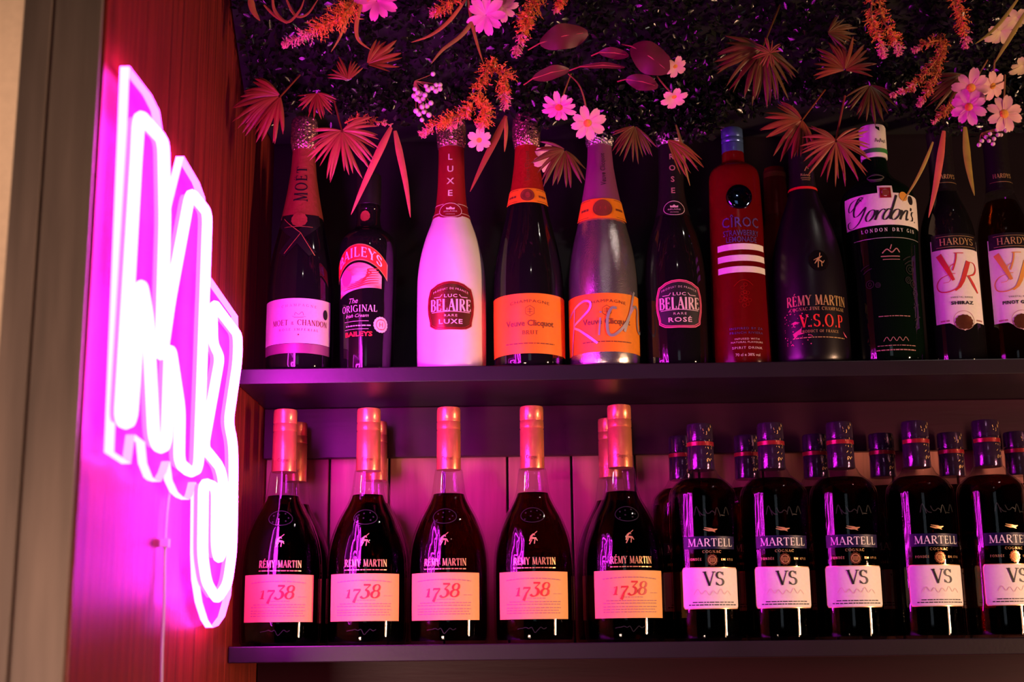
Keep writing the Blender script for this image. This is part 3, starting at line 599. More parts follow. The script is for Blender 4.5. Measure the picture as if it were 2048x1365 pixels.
# white and black sparkling pair
BL = [(.03, 0), (.0395, 0), (.0428, .004), (.0437, .02), (.0437, .112), (.0425, .133), (.0392, .154), (.0335, .176), (.0262, .196), (.0215, .2095), (.0187, .225), (.0169, .250), (.0160, .285), (.0158, .300), (.0172, .303), (.0174, .312), (.0172, .335), (.0150, .342), (.010, .3425)]
EMB = [(.012, -.0300), (.019, -.0292), (.0235, -.0268), (.0262, -.0250), (.0265, -.020), (.0290, -.010), (.0298, 0), (.0290, .010), (.0268, .018), (.0255, .0215), (.022, .0232), (.0165, .0268), (.009, .0293), (.002, .0302)]
def emblem(root, B, vc, rot, RR, plate, line, prnt, last):
    k = Dec().fillspan([(hw, vc+v) for hw, v in EMB]); e = k.wrap('emblem_plate', plate, root, B, .0005, rot, RR)
    ol = [(hw*.94, vc+v*.94) for hw, v in EMB]; d = Dec(); d.stroke(ol+[(-h, v) for h, v in ol[::-1]]+[ol[0]], .0010)
    o2 = [(hw, vc+v) for hw, v in EMB]; 
    if line is not prnt: d.stroke(o2+[(-h, v) for h, v in o2[::-1]]+[o2[0]], .0014)
    d.wrap('emblem_outline', line, e, B, .0010, rot, RR)
    d = Dec().text('PRODUIT DE FRANCE', .0036, 0, vc+.0205, width=.044, space=1.3, bend=11).text('LUC', .0055, 0, vc+.0105, width=.016, space=1.2, weight=.0001)
    d.stroke([(-.021, vc+.0105), (-.013, vc+.0108), (-.0105, vc+.014)], .0008).stroke([(.021, vc+.0105), (.013, vc+.0108), (.0105, vc+.014)], .0008)
    d.serif('BELAIRE', .0152, 0, vc-.0070, 1, .09, width=.0515, wt=1.05).stroke([(-.024, vc-.0085), (0, vc-.0075), (.024, vc-.0085)], .0008)
    d.text('RARE', .0042, 0, vc-.0142, width=.016, space=1.3).text(last, .0082, 0, vc-.0232, width=.029, space=1.15, weight=.00015)
    d.wrap('emblem_print', prnt, e, B, .0012, rot, RR)
def crown(root, B, f, vc, RR, prnt, plate, rot=0):
    e = Dec().fillspan([(.008, vc-.0105), (.0125, vc-.0085), (.0142, vc-.003), (.0142, vc+.003), (.0125, vc+.008), (.0075, vc+.0105)]).wrap('neck_badge', plate, f, B, .0016, rot, RR)
    d = Dec().ring(0, vc, .0138, .0008, 30, .0100).poly([(-.005, vc+.001), (.005, vc+.001), (.0055, vc+.004), (.0025, vc+.003), (0, vc+.0052), (-.0025, vc+.003), (-.0055, vc+.004)]).text('BELAIRE', .0026, 0, vc-.0025, width=.016).text('FRANCE', .002, 0, vc-.0065, width=.010)
    d.wrap('badge_print', prnt, e, B, .0022, rot, RR)
root, B, f = champagne(903, 'white lacquered sparkling wine bottle with maroon neck', 'sparkling_wine_bottle', M['whiteglass'], M['maroonfoil'], M['goldwire'], BL, .2015)
emblem(root, B, .0785, .03, .0437, M['copperplate'], M['maroonfoil'], M['pinkpaper'], 'LUXE')
crown(root, B, f, .2085, .0225, M['pinkpaper'], M['maroonfoil'])
Dec().sheet(-.05, .05, .2045, .2055).sheet(-.05, .05, .2175, .2183).wrap('neck_lines', M['pinkpaper'], f, B, .0012, 0, .0225)
for i, ch in enumerate('LUXE'): Dec().text(ch, .0115, 0, .2785-.0165*i, weight=.0002).wrap('neck_letter', M['pinkpaper'], f, B, .0014, -.02, .0165)
root, B, f = champagne(1347, 'black rosé sparkling bottle with pink outlined emblem, left of the red vodka', 'sparkling_wine_bottle', M['blackglass'], M['blackfoil'], M['silverwire'], [(r*.93, z) for r, z in BL], .2015, Y=YR+.004)
emblem(root, B, .0785, 0, .0407, M['blackprint'], M['pinkprint'], M['pinkpaper'], 'ROSÉ')
crown(root, B, f, .2085, .0225, M['pinkpaper'], M['blackfoil'])
for i, ch in enumerate('ROSE'): Dec().text(ch, .0105, 0, .2765-.0155*i, weight=.0002).wrap('neck_letter', M['greyprint'], f, B, .0014, 0, .0165)
# orange labelled champagnes
def veuve(root, B, f, lo, hi, ring, ringr, medal):
    RR = .0445
    lb = Dec().sheet(-.0665, .0665, lo, hi, 40).wrap('label', M['orange'], root, B, .0005, .02, RR)
    d = Dec().text('Veuve Clicquot', .0105, 0, lo+.0345, width=.062, weight=.00018, sx=.9).text('CHAMPAGNE', .0055, 0, hi-.0120, width=.050, space=1.2, bend=4).dashes(-.032, .032, lo+.0125, .0013, 5)
    c = (0, hi-.0225); hx = [(c[0]+.0062*math.sin(PI/3*k), c[1]+.0068*math.cos(PI/3*k)) for k in range(7)]; d.stroke(hx, .0006); d.stroke([(0, c[1]-.004), (0, c[1]+.004)], .0007).stroke([(-.003, c[1]+.0018), (.003, c[1]+.0018)], .0006).stroke([(-.0035, c[1]-.001), (.0035, c[1]-.001)], .0006)
    d.wrap('name_print', M['brownprint'], lb, B, .0010, .02, RR)
    z0, z1 = ring; u = ringr*1.35
    rg = Dec().sheet(-u, u, lambda q: z0+.004*0, lambda q: z1, 30).wrap('neck_label', M['orange'], root, B, .0016, 0, ringr)
    zm = (z0+z1)/2; g = Dec().disc(0, zm, medal*1.18, 28).wrap('medal_rim', M['orange'], rg, B, .0022, 0, ringr)
    Dec().disc(0, zm, medal, 28).wrap('medal', M['brownprint'], rg, B, .0027, 0, ringr)
    Dec().ring(0, zm, medal*.78, .0006).disc(.0005, zm, medal*.35, 14, medal*.5).wrap('medal_print', M['brownfoil'], rg, B, .0031, 0, ringr)
    d = Dec()
    for sg_ in (-1, 1): d.stroke([(sg_*medal*1.4, z1-.002), (sg_*u*.95, z1-.002)], .0006).stroke([(sg_*medal*1.4, z0+.002), (sg_*u*.95, z0+.002)], .0006).dashes(sg_*u*.62-.006, sg_*u*.62+.006, zm-.001, .003, 3)
    d.wrap('neck_print', M['brownprint'], rg, B, .0021, 0, ringr); return lb
root, B, f = champagne(1056, 'dark champagne bottle with orange label and bright red neck foil', 'champagne_bottle', M['blackglass'], M['redfoil'], M['goldwire'], CH, .232)
lb = veuve(root, B, f, .0165, .0925, (.2165, .2365), .0245, .0085)
Dec().serif('BRUT', .0052, 0, .0400, 1, .15).wrap('grade_print', M['brownprint'], lb, B, .0010, .02, .0445)
d = Dec().text('Veuve Clicquot', .008, 0, 0, width=.042); d.v = [(-v+.002, .268+u) for u, v in d.v]; d.wrap('foil_print', M['brownprint'], f, B, .0014, .05, .0165)
root, B, f = champagne(1204, 'silver champagne bottle with orange label and violet neck', 'champagne_bottle', M['silver'], M['purplefoil'], M['silverwire'], [(r, z) for r, z in CH], .215)
lb = veuve(root, B, f, .0175, .0915, (.1925, .2205), .0282, .0118)
Dec().disc(0, .2065, .0115, 30).wrap('medal_face', M['brownprint'], f, B, .0034, 0, .0282)
d = Dec()
S = lambda pts, w, T=1: d.stroke(crom([(-.058+x*.001, .014+y*.001) for x, y in pts], 6), w)
S([(2, 52), (8, 57), (18, 64), (30, 69), (38, 66), (36, 57), (24, 47), (12, 39), (22, 33), (34, 24), (46, 14)], .0030)
S([(14, 60), (12, 40), (9, 20), (7, 3)], .0024)
S([(48, 24), (49, 36), (50, 46)], .0022); S([(50, 52), (51, 54)], .0026)
S([(70, 58), (64, 58), (59, 48), (58, 34), (60, 25), (66, 24), (76, 32), (84, 42)], .0034)
S([(98, 82), (95, 74), (90, 56), (84, 40), (80, 29)], .0034); S([(83, 40), (90, 54), (98, 63), (104, 60), (103, 46), (104, 35), (110, 31), (118, 38), (122, 45)], .0034)
d.wrap('script_print', M['chrome'], lb, B, .0016, .02, .0445)
d = Dec().text('Veuve Clicquot', .008, 0, 0, width=.045); d.v = [(-v+.003, .262+u) for u, v in d.v]; d.wrap('foil_print', M['blackprint'], f, B, .0014, .1, .0165)
# red vodka
B = Prof([(.028, 0), (.034, 0), (.0368, .003), (.0372, .02), (.0362, .09), (.0343, .17), (.0327, .235), (.0322, .252), (.030, .262), (.0225, .268), (.0155, .2715), (.0142, .276), (.0140, .288), (.012, .288)])
root = thing('vodka_bottle', 'tall clear bottle of red liquor with three white stripes and blue cap', 'bottle', base(1474, 480, YR, ZM1)); RR = .035
glassbody(B, M['redglass'], root)
lathe_obj('cap', [(.0128, .2865), (.0140, .2868), (.0141, .2985), (.0136, .299), (.0136, .3005), (.0141, .301), (.0141, .3055), (.0136, .306), (.0136, .3075), (.0140, .308), (.0139, .3185), (.0128, .320), (.010, .3202)], M['bluecap'], root, 48, 45)
m = MB(); c = B.rad(.2205)
pr = [(.0162*math.cos(k*PI/18), .0045*math.sin(k*PI/18)) for k in range(10)]; pr[-1] = (.0003, .0045); m.lathe([(.0165, -.003)]+pr, 36)
sph = m.build('mirror_disc', M['bluemirror'], root); sph.rotation_euler = (PI/2-.05, 0, 0); sph.location = (0, -c-.0008, .2175)
d = Dec()
for i in range(3): v = .1475-.0148*i; d.sheet(-.0335, .0335, v, v+.0080, 30)
d.wrap('white_stripes', M['white'], root, B, .0006, .02, RR)
Dec().text('CÎROC', .0185, 0, .1775, width=.050, space=1.1, weight=.0002).text('STRAWBERRY', .0105, 0, .1660, width=.048, weight=.0001).text('LEMONADE', .0105, 0, .1575, width=.040, weight=.0001).wrap('flavour_print', M['purpleprint'], root, B, .0007, .02, RR)
Dec().text('INSPIRED BY ZA', .0040, 0, .0445, width=.040, space=1.2).text('FRENCH RIVIERA', .0040, 0, .0390, width=.040, space=1.2).wrap('origin_print', M['purpleprint'], root, B, .0007, .02, RR)
Dec().text('INFUSED WITH', .0032, 0, .0315, width=.029, space=1.2).text('NATURAL FLAVOURS', .0030, 0, .0275, width=.038, space=1.1).text('SPIRIT DRINK', .0042, 0, .0200, width=.036, space=1.2).text('70 cl e 38% vol', .0050, 0, .0110, width=.029).wrap('pink_print', M['pinkpaper'], root, B, .0007, .02, RR)
d = Dec(); rg = random.Random(4)
for k in range(14): a = rg.uniform(0, 6.28); q = rg.uniform(.2, 1); d.ring(.008*q*math.cos(a), .088+.015*q*math.sin(a), .0022, .0004, 10)
d.stroke(crom([(-.012, .100), (-.004, .107), (.004, .107), (.011, .101)], 5), .0007).wrap('grape_relief', M['redback'], root, B, .0010, 0, RR)
# red bottle in the back row
B = Prof([(.03, 0), (.0365, 0), (.0395, .004), (.040, .02), (.040, .150), (.037, .172), (.028, .195), (.018, .216), (.0150, .235), (.0145, .30), (.012, .30)])
root = thing('red_liquor_bottle', 'red liquor bottle standing behind the striped vodka and the frosted cognac', 'bottle', base(1556, 480, YR2-.004, ZM1)); glassbody(B, M['redback'], root)
f = foil('neck_foil', B, .232, .297, M['maroonfoil'], root); 
Dec().sheet(-.018, .018, .2855, .2925).wrap('neck_band', M['copper'], f, B, .0012, 0, .0145)
# frosted cognac
B = Prof([(.03, 0), (.0415, 0), (.0462, .004), (.0472, .02), (.0470, .08), (.0462, .112), (.0430, .145), (.0365, .175), (.0275, .202), (.0195, .224), (.0160, .240), (.0152, .262), (.0150, .318), (.012, .32)])
root = thing('frosted_cognac_bottle', 'broad frosted black cognac bottle with gold lettering', 'bottle', base(1611, 480, YR-.001, ZM1)); RR = .047; glassbody(B, M['frost'], root)
f = foil('neck_foil', B, .2365, .317, M['blackfoil'], root, .0008)
Dec().sheet(-.03, .03, .2315, .2350).wrap('red_ring', M['redlabel'], root, B, .0012, 0, .016)
d = Dec().text('Rémy', .005, 0, .2490, width=.012).stroke([(-.006, .2465), (.006, .2465)], .0007).stroke([(-.005, .2440), (.005, .2440)], .0006).stroke([(-.001, .256), (.002, .262), (.004, .259)], .0012); d.wrap('neck_print', M['goldprint'], f, B, .0014, .1, .0158)
g = Dec().disc(0, .1290, .0135, 30).wrap('round_seal', M['blackglass'], root, B, .0010, .12, RR)
d = Dec(); d.stroke([(-.006, .1245), (-.001, .131), (.004, .1345)], [.001, .0026, .001]).stroke([(-.003, .131), (.005, .126), (.007, .129)], [.002, .0018, .0008]).stroke([(-.001, .129), (-.002, .1195)], .0013).stroke([(.003, .127), (.003, .121)], .0012).stroke([(.001, .134), (.002, .139)], .0012).stroke([(-.007, .129), (.002, .134)], .0009)
d.wrap('seal_print', M['goldprint'], g, B, .0015, .12, RR)
Dec().serif('RÉMY MARTIN', .0128, 0, .0715, 1, .07, width=.080).serif('COGNAC FINE CHAMPAGNE', .0042, 0, .0650, 1, .2, width=.072).wrap('name_print', M['goldprint'], root, B, .0008, .03, RR)
Dec().serif('PRODUCT OF FRANCE', .0034, 0, .0370, 1, .2, width=.048).dashes(-.034, .034, .0310, .0011, 3).wrap('origin_print', M['goldprint'], root, B, .0008, .03, RR)
Dec().serif('V.S.O.P', .0160, .004, .0440, 1, .1, width=.056).wrap('grade_print', M['redlabel'], root, B, .0008, .03, RR)
d = Dec(); rg = random.Random(2)
for k in range(60): u = -.045+.035*rg.random()**1.3; v = rg.uniform(.022, .068); d.disc(u, v, rg.uniform(.0004, .0010), 6)
d.poly([(-.034, .037), (-.022, .0435), (-.0235, .038), (-.019, .0365), (-.027, .035), (-.031, .0315)]).poly([(-.036, .0500), (-.030, .0525), (-.024, .0505), (-.030, .0485)]).poly([(.032, .040), (.037, .036), (.041, .033), (.036, .034)]); d.wrap('star_print', M['pinkprint'], root, B, .0008, .03, RR)
# gin
B = Prof([(.03, 0), (.0400, 0), (.0438, .004), (.0448, .02), (.0452, .12), (.0468, .165), (.0476, .200), (.0474, .218), (.0440, .230), (.034, .2395), (.023, .248), (.0172, .257), (.0158, .270), (.0155, .2775), (.012, .2775)])
root = thing('gin_bottle', 'dark green gin bottle with white script label', 'bottle', base(1760, 480, YR+.004, ZM1)); RR = .047; glassbody(B, M['darkgreen'], root)
cp = lathe_obj('cap', [(.0150, .2760), (.0168, .2764), (.0170, .318), (.0160, .3205), (.012, .321)], M['white'], root, 48, 45)
CB = Prof([(.0170, .27), (.0170, .33)])
Dec().sheet(-.052, .052, .2815, .2875, 40).wrap('cap_band', M['greenband'], cp, CB, .0004)
d = Dec().stroke(crom([(-.002+.0016*i, .2965+(.0026 if i % 2 else -.0012)*(1+.5*math.sin(i*1.7))) for i in range(11)], 5), .0006); d.wrap('cap_print', M['blackprint'], cp, CB, .0005)
rot = -.02
lb = Dec().sheet(-.058, .058, .1745, .2165, 40).sheet(-.0105, .0085, .2160, .2265, 8, 4).wrap('label', M['white'], root, B, .0006, rot, RR)
Dec().poly([(-.0078, .2095), (.0058, .2095), (.0058, .2235), (-.0078, .2235)]).wrap('crest', M['maroonfoil'], lb, B, .0013, rot, RR)
Dec().poly([(-.0050, .2125), (.0030, .2125), (.0030, .2205), (-.0050, .2205)]).wrap('crest_print', M['brownprint'], lb, B, .0017, rot, RR)
Dec().disc(.0225, .2125, .0062, 24).wrap('gold_medal', M['amberprint'], lb, B, .0013, rot, RR)
Dec().disc(.0345, .2090, .0045, 20, .006).wrap('dark_medal', M['blackprint'], lb, B, .0013, rot, RR)
d = Dec()
def G(pts, w): 
    q = crom(pts, 7); d.stroke([(-.0545+(x+.30*y)*.00094, .1805+y*.00096) for x, y in q], [(.0004+.0018*abs((q[min(i+1, len(q)-1)][1]-q[max(i-1, 0)][1]))/(1e-6+math.dist(q[min(i+1, len(q)-1)], q[max(i-1, 0)]))) *w for i in range(len(q))])
G([(18, 32), (14, 31), (8, 24), (1, 18), (-3, 22), (0, 30), (9, 33), (16, 29)], .8)
G([(17, 33), (12, 34), (8, 26), (7, 16), (10, 10), (16, 11), (22, 18), (24, 20)], 1.1)
G([(24, 20), (22, 10), (18, 0), (10, -5), (2, -3), (0, 3), (4, 5)], .9)
for ox in (29, 62): G([(ox+5, 15), (ox+1, 13), (ox-2, 6), (ox, 1), (ox+4, 1), (ox+8, 7), (ox+8, 13), (ox+5, 15)], 1.1)
G([(40, 14), (41, 8), (40, 1)], 1.3); G([(40, 4), (44, 12), (48, 15), (50, 13)], .8)
G([(58, 13), (54, 15), (50, 9), (50, 2), (54, 1), (59, 9)], 1.0); G([(60, 34), (59, 20), (58, 6), (60, 1)], 1.3)
G([(73, 14), (74, 8), (73, 1)], 1.3); G([(73, 4), (78, 13), (82, 14), (82, 6), (83, 1), (86, 3)], 1.1)
G([(88, 19), (88, 15)], 1.2); G([(94, 14), (91, 13), (91, 9), (94, 6), (94, 2), (90, 1)], 1.0); d.disc(-.0545+.0945, .1815, .0008, 8)
d.wrap('script_print', M['blackprint'], lb, B, .0012, rot+.02, RR)
Dec().serif('LONDON DRY GIN', .0046, .002, .1660, 1, .55, width=.072).wrap('white_print', M['whiteprint'], root, B, .0008, rot, RR)
Dec().sheet(-.046, .05, .1575, .1583, 40, 1).wrap('silver_line', M['chrome'], root, B, .0009, rot, RR)
d = Dec(); rg = random.Random(6)
d.stroke(crom([(-.010, .138), (-.004, .143), (.002, .139), (.008, .144), (.012, .139)], 5), .0014).stroke([(-.012, .134), (.012, .134)], .0012).stroke([(0, .143), (.002, .149)], .0012).stroke([(-.010, .130), (.012, .130)], .0008); d.wrap('boar_print', M['greyprint'], root, B, .0007, rot, RR)
d = Dec()
for u, v, q in [(.026, .118, .006), (.030, .100, .005), (.022, .104, .004), (.033, .088, .0045), (-.028, .100, .005), (-.018, .098, .003)]: d.ring(u, v, q, .0013, 16); d.ring(u, v, q*.45, .001, 12)
for u, v in [(.022, .132), (.024, .127), (-.033, .122), (-.030, .117), (.033, .072), (.034, .056)]: d.stroke(crom([(u-.006, v-.003), (u, v+.001), (u+.006, v+.003)], 4), .0014)
d.stroke(crom([(.030, .085), (.036, .070), (.033, .052), (.028, .044)], 5), .0016); d.wrap('relief', M['emboss'], root, B, .0012, rot, RR)
d = Dec(); d.dashes(-.02, .022, .058, .0010, 2); d.stroke(crom([(-.016+.004*i, .0285+(.003 if i % 2 else -.002)) for i in range(9)], 4), .0007); d.dashes(-.024, .026, .021, .0009, 3); d.dashes(-.026, .026, .0155, .0014, 6); d.wrap('foot_print', M['greyprint'], root, B, .0010, rot, RR)
# wines
WN = [(.024, 0), (.0315, 0), (.0343, .003), (.0348, .02), (.0342, .165), (.0325, .183), (.0265, .203), (.0195, .219), (.0158, .232), (.0148, .25), (.0146, .305), (.0158, .306), (.0158, .311), (.0145, .312), (.0145, .318), (.012, .318)]
def wine(x, label, body, vr, kind, liquid=None, rot=.03):
    B = Prof(WN); root = thing('wine_bottle', label, 'bottle', base(x, 480, YR+.002, ZM1)); RR = .0345
    glassbody(B, body, root)
    if liquid: lathe_obj('wine', [(.001, .004)]+[(max(r-.002, .004), z) for r, z in B.seg(.004, .215, 0, 36)]+[(.001, .215)], liquid, root, 48)
    f = foil('screw_cap', B, .228, .316, M['blackfoil'], root, .0008)
    Dec().serif('HARDYS', .0058, 0, .2440, 1, .1, width=.023).sheet(-.016, .016, .2385, .2390, 12, 1).wrap('cap_print', M['goldprint'], f, B, .0014, 0, .0152)
    foot = lambda u: .0505+.0*u-(.0105*max(0, 1-abs(u)/.017) if abs(u) < .017 else 0)
    lb = Dec().sheet(-.0345, .0345, foot, lambda u: .147+0*u, 48).sheet(-.0345, -.0328, .146, .1585, 2).sheet(.0328, .0345, .146, .1585, 2).wrap('label', M['white'], root, B, .0005, rot, RR)
    tp = Dec().sheet(-.0328, .0328, lambda u: .1450, lambda u: .1655, 40).wrap('name_band', M['blackfoil'], root, B, .0008, rot, RR)
    Dec().serif('HARDYS', .0088, 0, .1505, 1, .07, width=.044).stroke([(-.026, .1478), (.026, .1478)], .0005).stroke([(-.026, .1618), (.026, .1618)], .0005).wrap('name_print', M['goldprint'], tp, B, .0013, rot, RR)
    d = Dec(); K = lambda pts, w: d.stroke(crom([(-.0300+x*.001, .088+y*.001) for x, y in pts], 6), [q*.001 for q in w] if hasattr(w, '__len__') else w*.001)
    d.stroke([(-.0243, .1385), (-.0160, .1215), (-.0085, .1045)], [.0074, .0062, .0034])
    K([(27, 52), (26, 44), (24, 37), (21, 29)], 1.7); d.stroke([(-.006, .1395), (.006, .1395)], .0010)
    K([(24, 38), (18, 34), (19, 26), (24, 25)], .8)
    d.stroke([(.0118, .1290), (.0070, .1165), (.0022, .1040), (-.0020, .0965), (-.0075, .0910)], [.0062, .0060, .0052, .0040, .0016])
    K([(30, 14), (24, 6), (14, 2), (4, 4), (1, 12), (6, 20), (16, 24)], [.6+.4*math.sin(PI*i/36)*2 for i in range(37)])
    K([(40, 40.5), (50, 39), (53, 32), (49, 25), (40, 22), (34, 22)], [.6+1.7*math.sin(PI*i/30)**2 for i in range(31)])
    d.stroke([(.0098, .1105), (.0170, .0985), (.0235, .0890)], [.0030, .0042, .0022]); K([(9, 14), (16, 15), (19, 21)], .6)
    d.wrap('monogram', vr, lb, B, .0011, rot, RR)
    Dec().text('VARIETAL RANGE', .0032, 0, .0815, width=.028, space=1.2).text(kind, .0058, 0, .0735, width=.028 if kind == 'SHIRAZ' else .043, space=1.15, weight=.00022).wrap('grape_print', M['blackprint'], lb, B, .0011, rot, RR)
    e = Dec().disc(0, .0510, .0105, 26, .0090, .08).wrap('stamp', M['copperplate'], lb, B, .0012, rot, RR)
    Dec().ring(0, .0530, .0130, .0005, 30, .0120).dashes(-.028, -.017, .0535, .0020, 2).dashes(.017, .028, .0535, .0020, 4).wrap('stamp_print', M['greyprint'], lb, B, .0010, rot, RR)
    return root
wine(1895, 'dark wine bottle with red monogram on white label', M['blackglass'], M['redprint'], 'SHIRAZ')
wine(2008, 'clear wine bottle with amber monogram at the right picture edge', M['clear'], M['amberprint'], 'PINOT GRIGIO', M['pinot'])

# ---------------------------------------------------------------- hanging greenery
def uz(px, Y): return px*Y*1.06/F
HP = [(1.615, 1.655), (1.60, 1.672), (1.56, 1.70), (1.51, 1.745), (1.475, 1.80), (1.46, 1.88)]
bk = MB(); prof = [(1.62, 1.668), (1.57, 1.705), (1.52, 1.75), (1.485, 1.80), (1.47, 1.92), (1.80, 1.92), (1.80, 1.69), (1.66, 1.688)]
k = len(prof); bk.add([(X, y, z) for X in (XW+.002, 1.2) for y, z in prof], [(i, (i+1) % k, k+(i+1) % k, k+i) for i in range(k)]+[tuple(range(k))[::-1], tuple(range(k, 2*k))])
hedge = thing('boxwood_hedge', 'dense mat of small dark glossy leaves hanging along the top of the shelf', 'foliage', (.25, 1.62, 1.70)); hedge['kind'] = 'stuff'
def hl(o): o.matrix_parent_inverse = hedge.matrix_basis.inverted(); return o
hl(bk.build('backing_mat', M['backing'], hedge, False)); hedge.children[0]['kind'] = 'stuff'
rg = random.Random(11); vs = []; fs = []
seg = [(math.dist(HP[i], HP[i+1])) for i in range(len(HP)-1)]; tot = sum(seg)
def leafm(vs, fs, c, L, w, d, nrm, fold=.35):
    d = d.normalized(); s = d.cross(nrm).normalized(); nn = s.cross(d); b = len(vs)
    vs += [c, c+d*L*.45+s*w*.5+nn*fold*w*.4, c+d*L*.45-nn*fold*w*.1, c+d*L*.45-s*w*.5+nn*fold*w*.4, c+d*L]
    fs += [(b, b+2, b+1), (b, b+3, b+2), (b+1, b+2, b+4), (b+2, b+3, b+4)]
DRO = [(-.36, .010), (.06, .010), (.10, .050), (.23, .056), (.26, .012), (.45, .012), (.51, .052), (.9, .056)]
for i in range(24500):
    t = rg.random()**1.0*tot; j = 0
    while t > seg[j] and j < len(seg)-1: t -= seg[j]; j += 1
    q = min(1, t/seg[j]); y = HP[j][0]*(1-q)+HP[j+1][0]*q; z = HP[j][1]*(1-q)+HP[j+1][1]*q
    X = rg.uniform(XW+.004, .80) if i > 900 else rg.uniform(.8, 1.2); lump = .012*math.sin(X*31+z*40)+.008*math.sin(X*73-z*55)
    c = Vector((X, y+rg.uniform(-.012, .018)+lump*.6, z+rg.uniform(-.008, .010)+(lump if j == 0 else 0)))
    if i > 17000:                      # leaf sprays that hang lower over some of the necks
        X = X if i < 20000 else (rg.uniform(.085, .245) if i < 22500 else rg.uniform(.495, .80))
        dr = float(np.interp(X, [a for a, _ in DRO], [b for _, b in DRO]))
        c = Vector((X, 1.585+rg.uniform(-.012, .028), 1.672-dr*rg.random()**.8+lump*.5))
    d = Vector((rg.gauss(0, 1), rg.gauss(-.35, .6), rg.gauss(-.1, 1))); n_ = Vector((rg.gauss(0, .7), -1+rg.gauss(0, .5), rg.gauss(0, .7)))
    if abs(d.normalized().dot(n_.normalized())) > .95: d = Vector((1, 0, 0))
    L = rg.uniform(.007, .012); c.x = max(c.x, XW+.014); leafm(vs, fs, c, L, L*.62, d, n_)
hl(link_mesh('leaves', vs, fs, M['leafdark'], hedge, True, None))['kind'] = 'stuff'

def plane_dirs(tilt, swing):           # in-plane axes of a spray that leans out of the picture plane
    e1 = Vector((math.cos(swing), math.sin(swing), 0)); nrm = Vector((math.sin(swing)*math.cos(tilt), -math.cos(swing)*math.cos(tilt), math.sin(tilt)))
    return e1, nrm.cross(e1)*-1 if False else e1.cross(nrm)*-1, nrm
def fan(x, y, Y, rpx, a0, a1, n, mat, label, seed=0, stem=None, droop=.25, wid=.105, tilt=0, swing=0):
    n = int(n*1.25); wid *= .92; r = random.Random(seed); c = at(x, y, Y); L0 = uz(rpx, Y); root = thing('palm_fan', label, 'palm leaf', c, 'copper palm fans in the hanging greenery')
    e1, e2, nr = plane_dirs(tilt, swing)
    if e2.z < 0: e2 = -e2
    vs = []; fs = []
    for i in range(n):
        a = R_(a0+(a1-a0)*(i+.5)/n+r.uniform(-2, 2)); L = L0*r.uniform(.84, 1.06)*(.72+.28*math.sin(PI*(i+.5)/n)); w = L*wid
        d = e1*math.cos(a)+e2*math.sin(a); s = e1*-math.sin(a)+e2*math.cos(a); b = len(vs); m = 9; dr = droop*r.uniform(.5, 1.4); cv_ = r.uniform(-.16, .16); ro = r.uniform(-.75, .75); s, nq = s*math.cos(ro)+nr*math.sin(ro), nr*math.cos(ro)-s*math.sin(ro)
        for k in range(m):
            t = k/(m-1); hw = w*.5*(math.sin(PI*min(1, t*.86+.10))**.8)*(1 if t < .98 else 0)+.0001
            p = d*L*(.04+.96*t)+nr*(.05*L*math.sin(PI*t)-dr*L*.35*t*t)+Vector((0, 0, -1))*dr*L*.45*t**2.2+s*cv_*L*t*t
            vs += [p+s*hw-nq*hw*.55, p+nq*hw*.25, p-s*hw-nq*hw*.55]
        for k in range(m-1):
            q = b+3*k; fs += [(q, q+1, q+4, q+3), (q+1, q+2, q+5, q+4)]
    o = link_mesh('leaflets', vs, fs, mat, root, True, None)
    if stem:
        m = MB(); m.tube(crom([at(sx, sy, sY)-c for sx, sy, sY in stem]+[Vector((0, 0.002, 0))], 5), .0011, 6); m.build('stalk', mat, root)
    return root
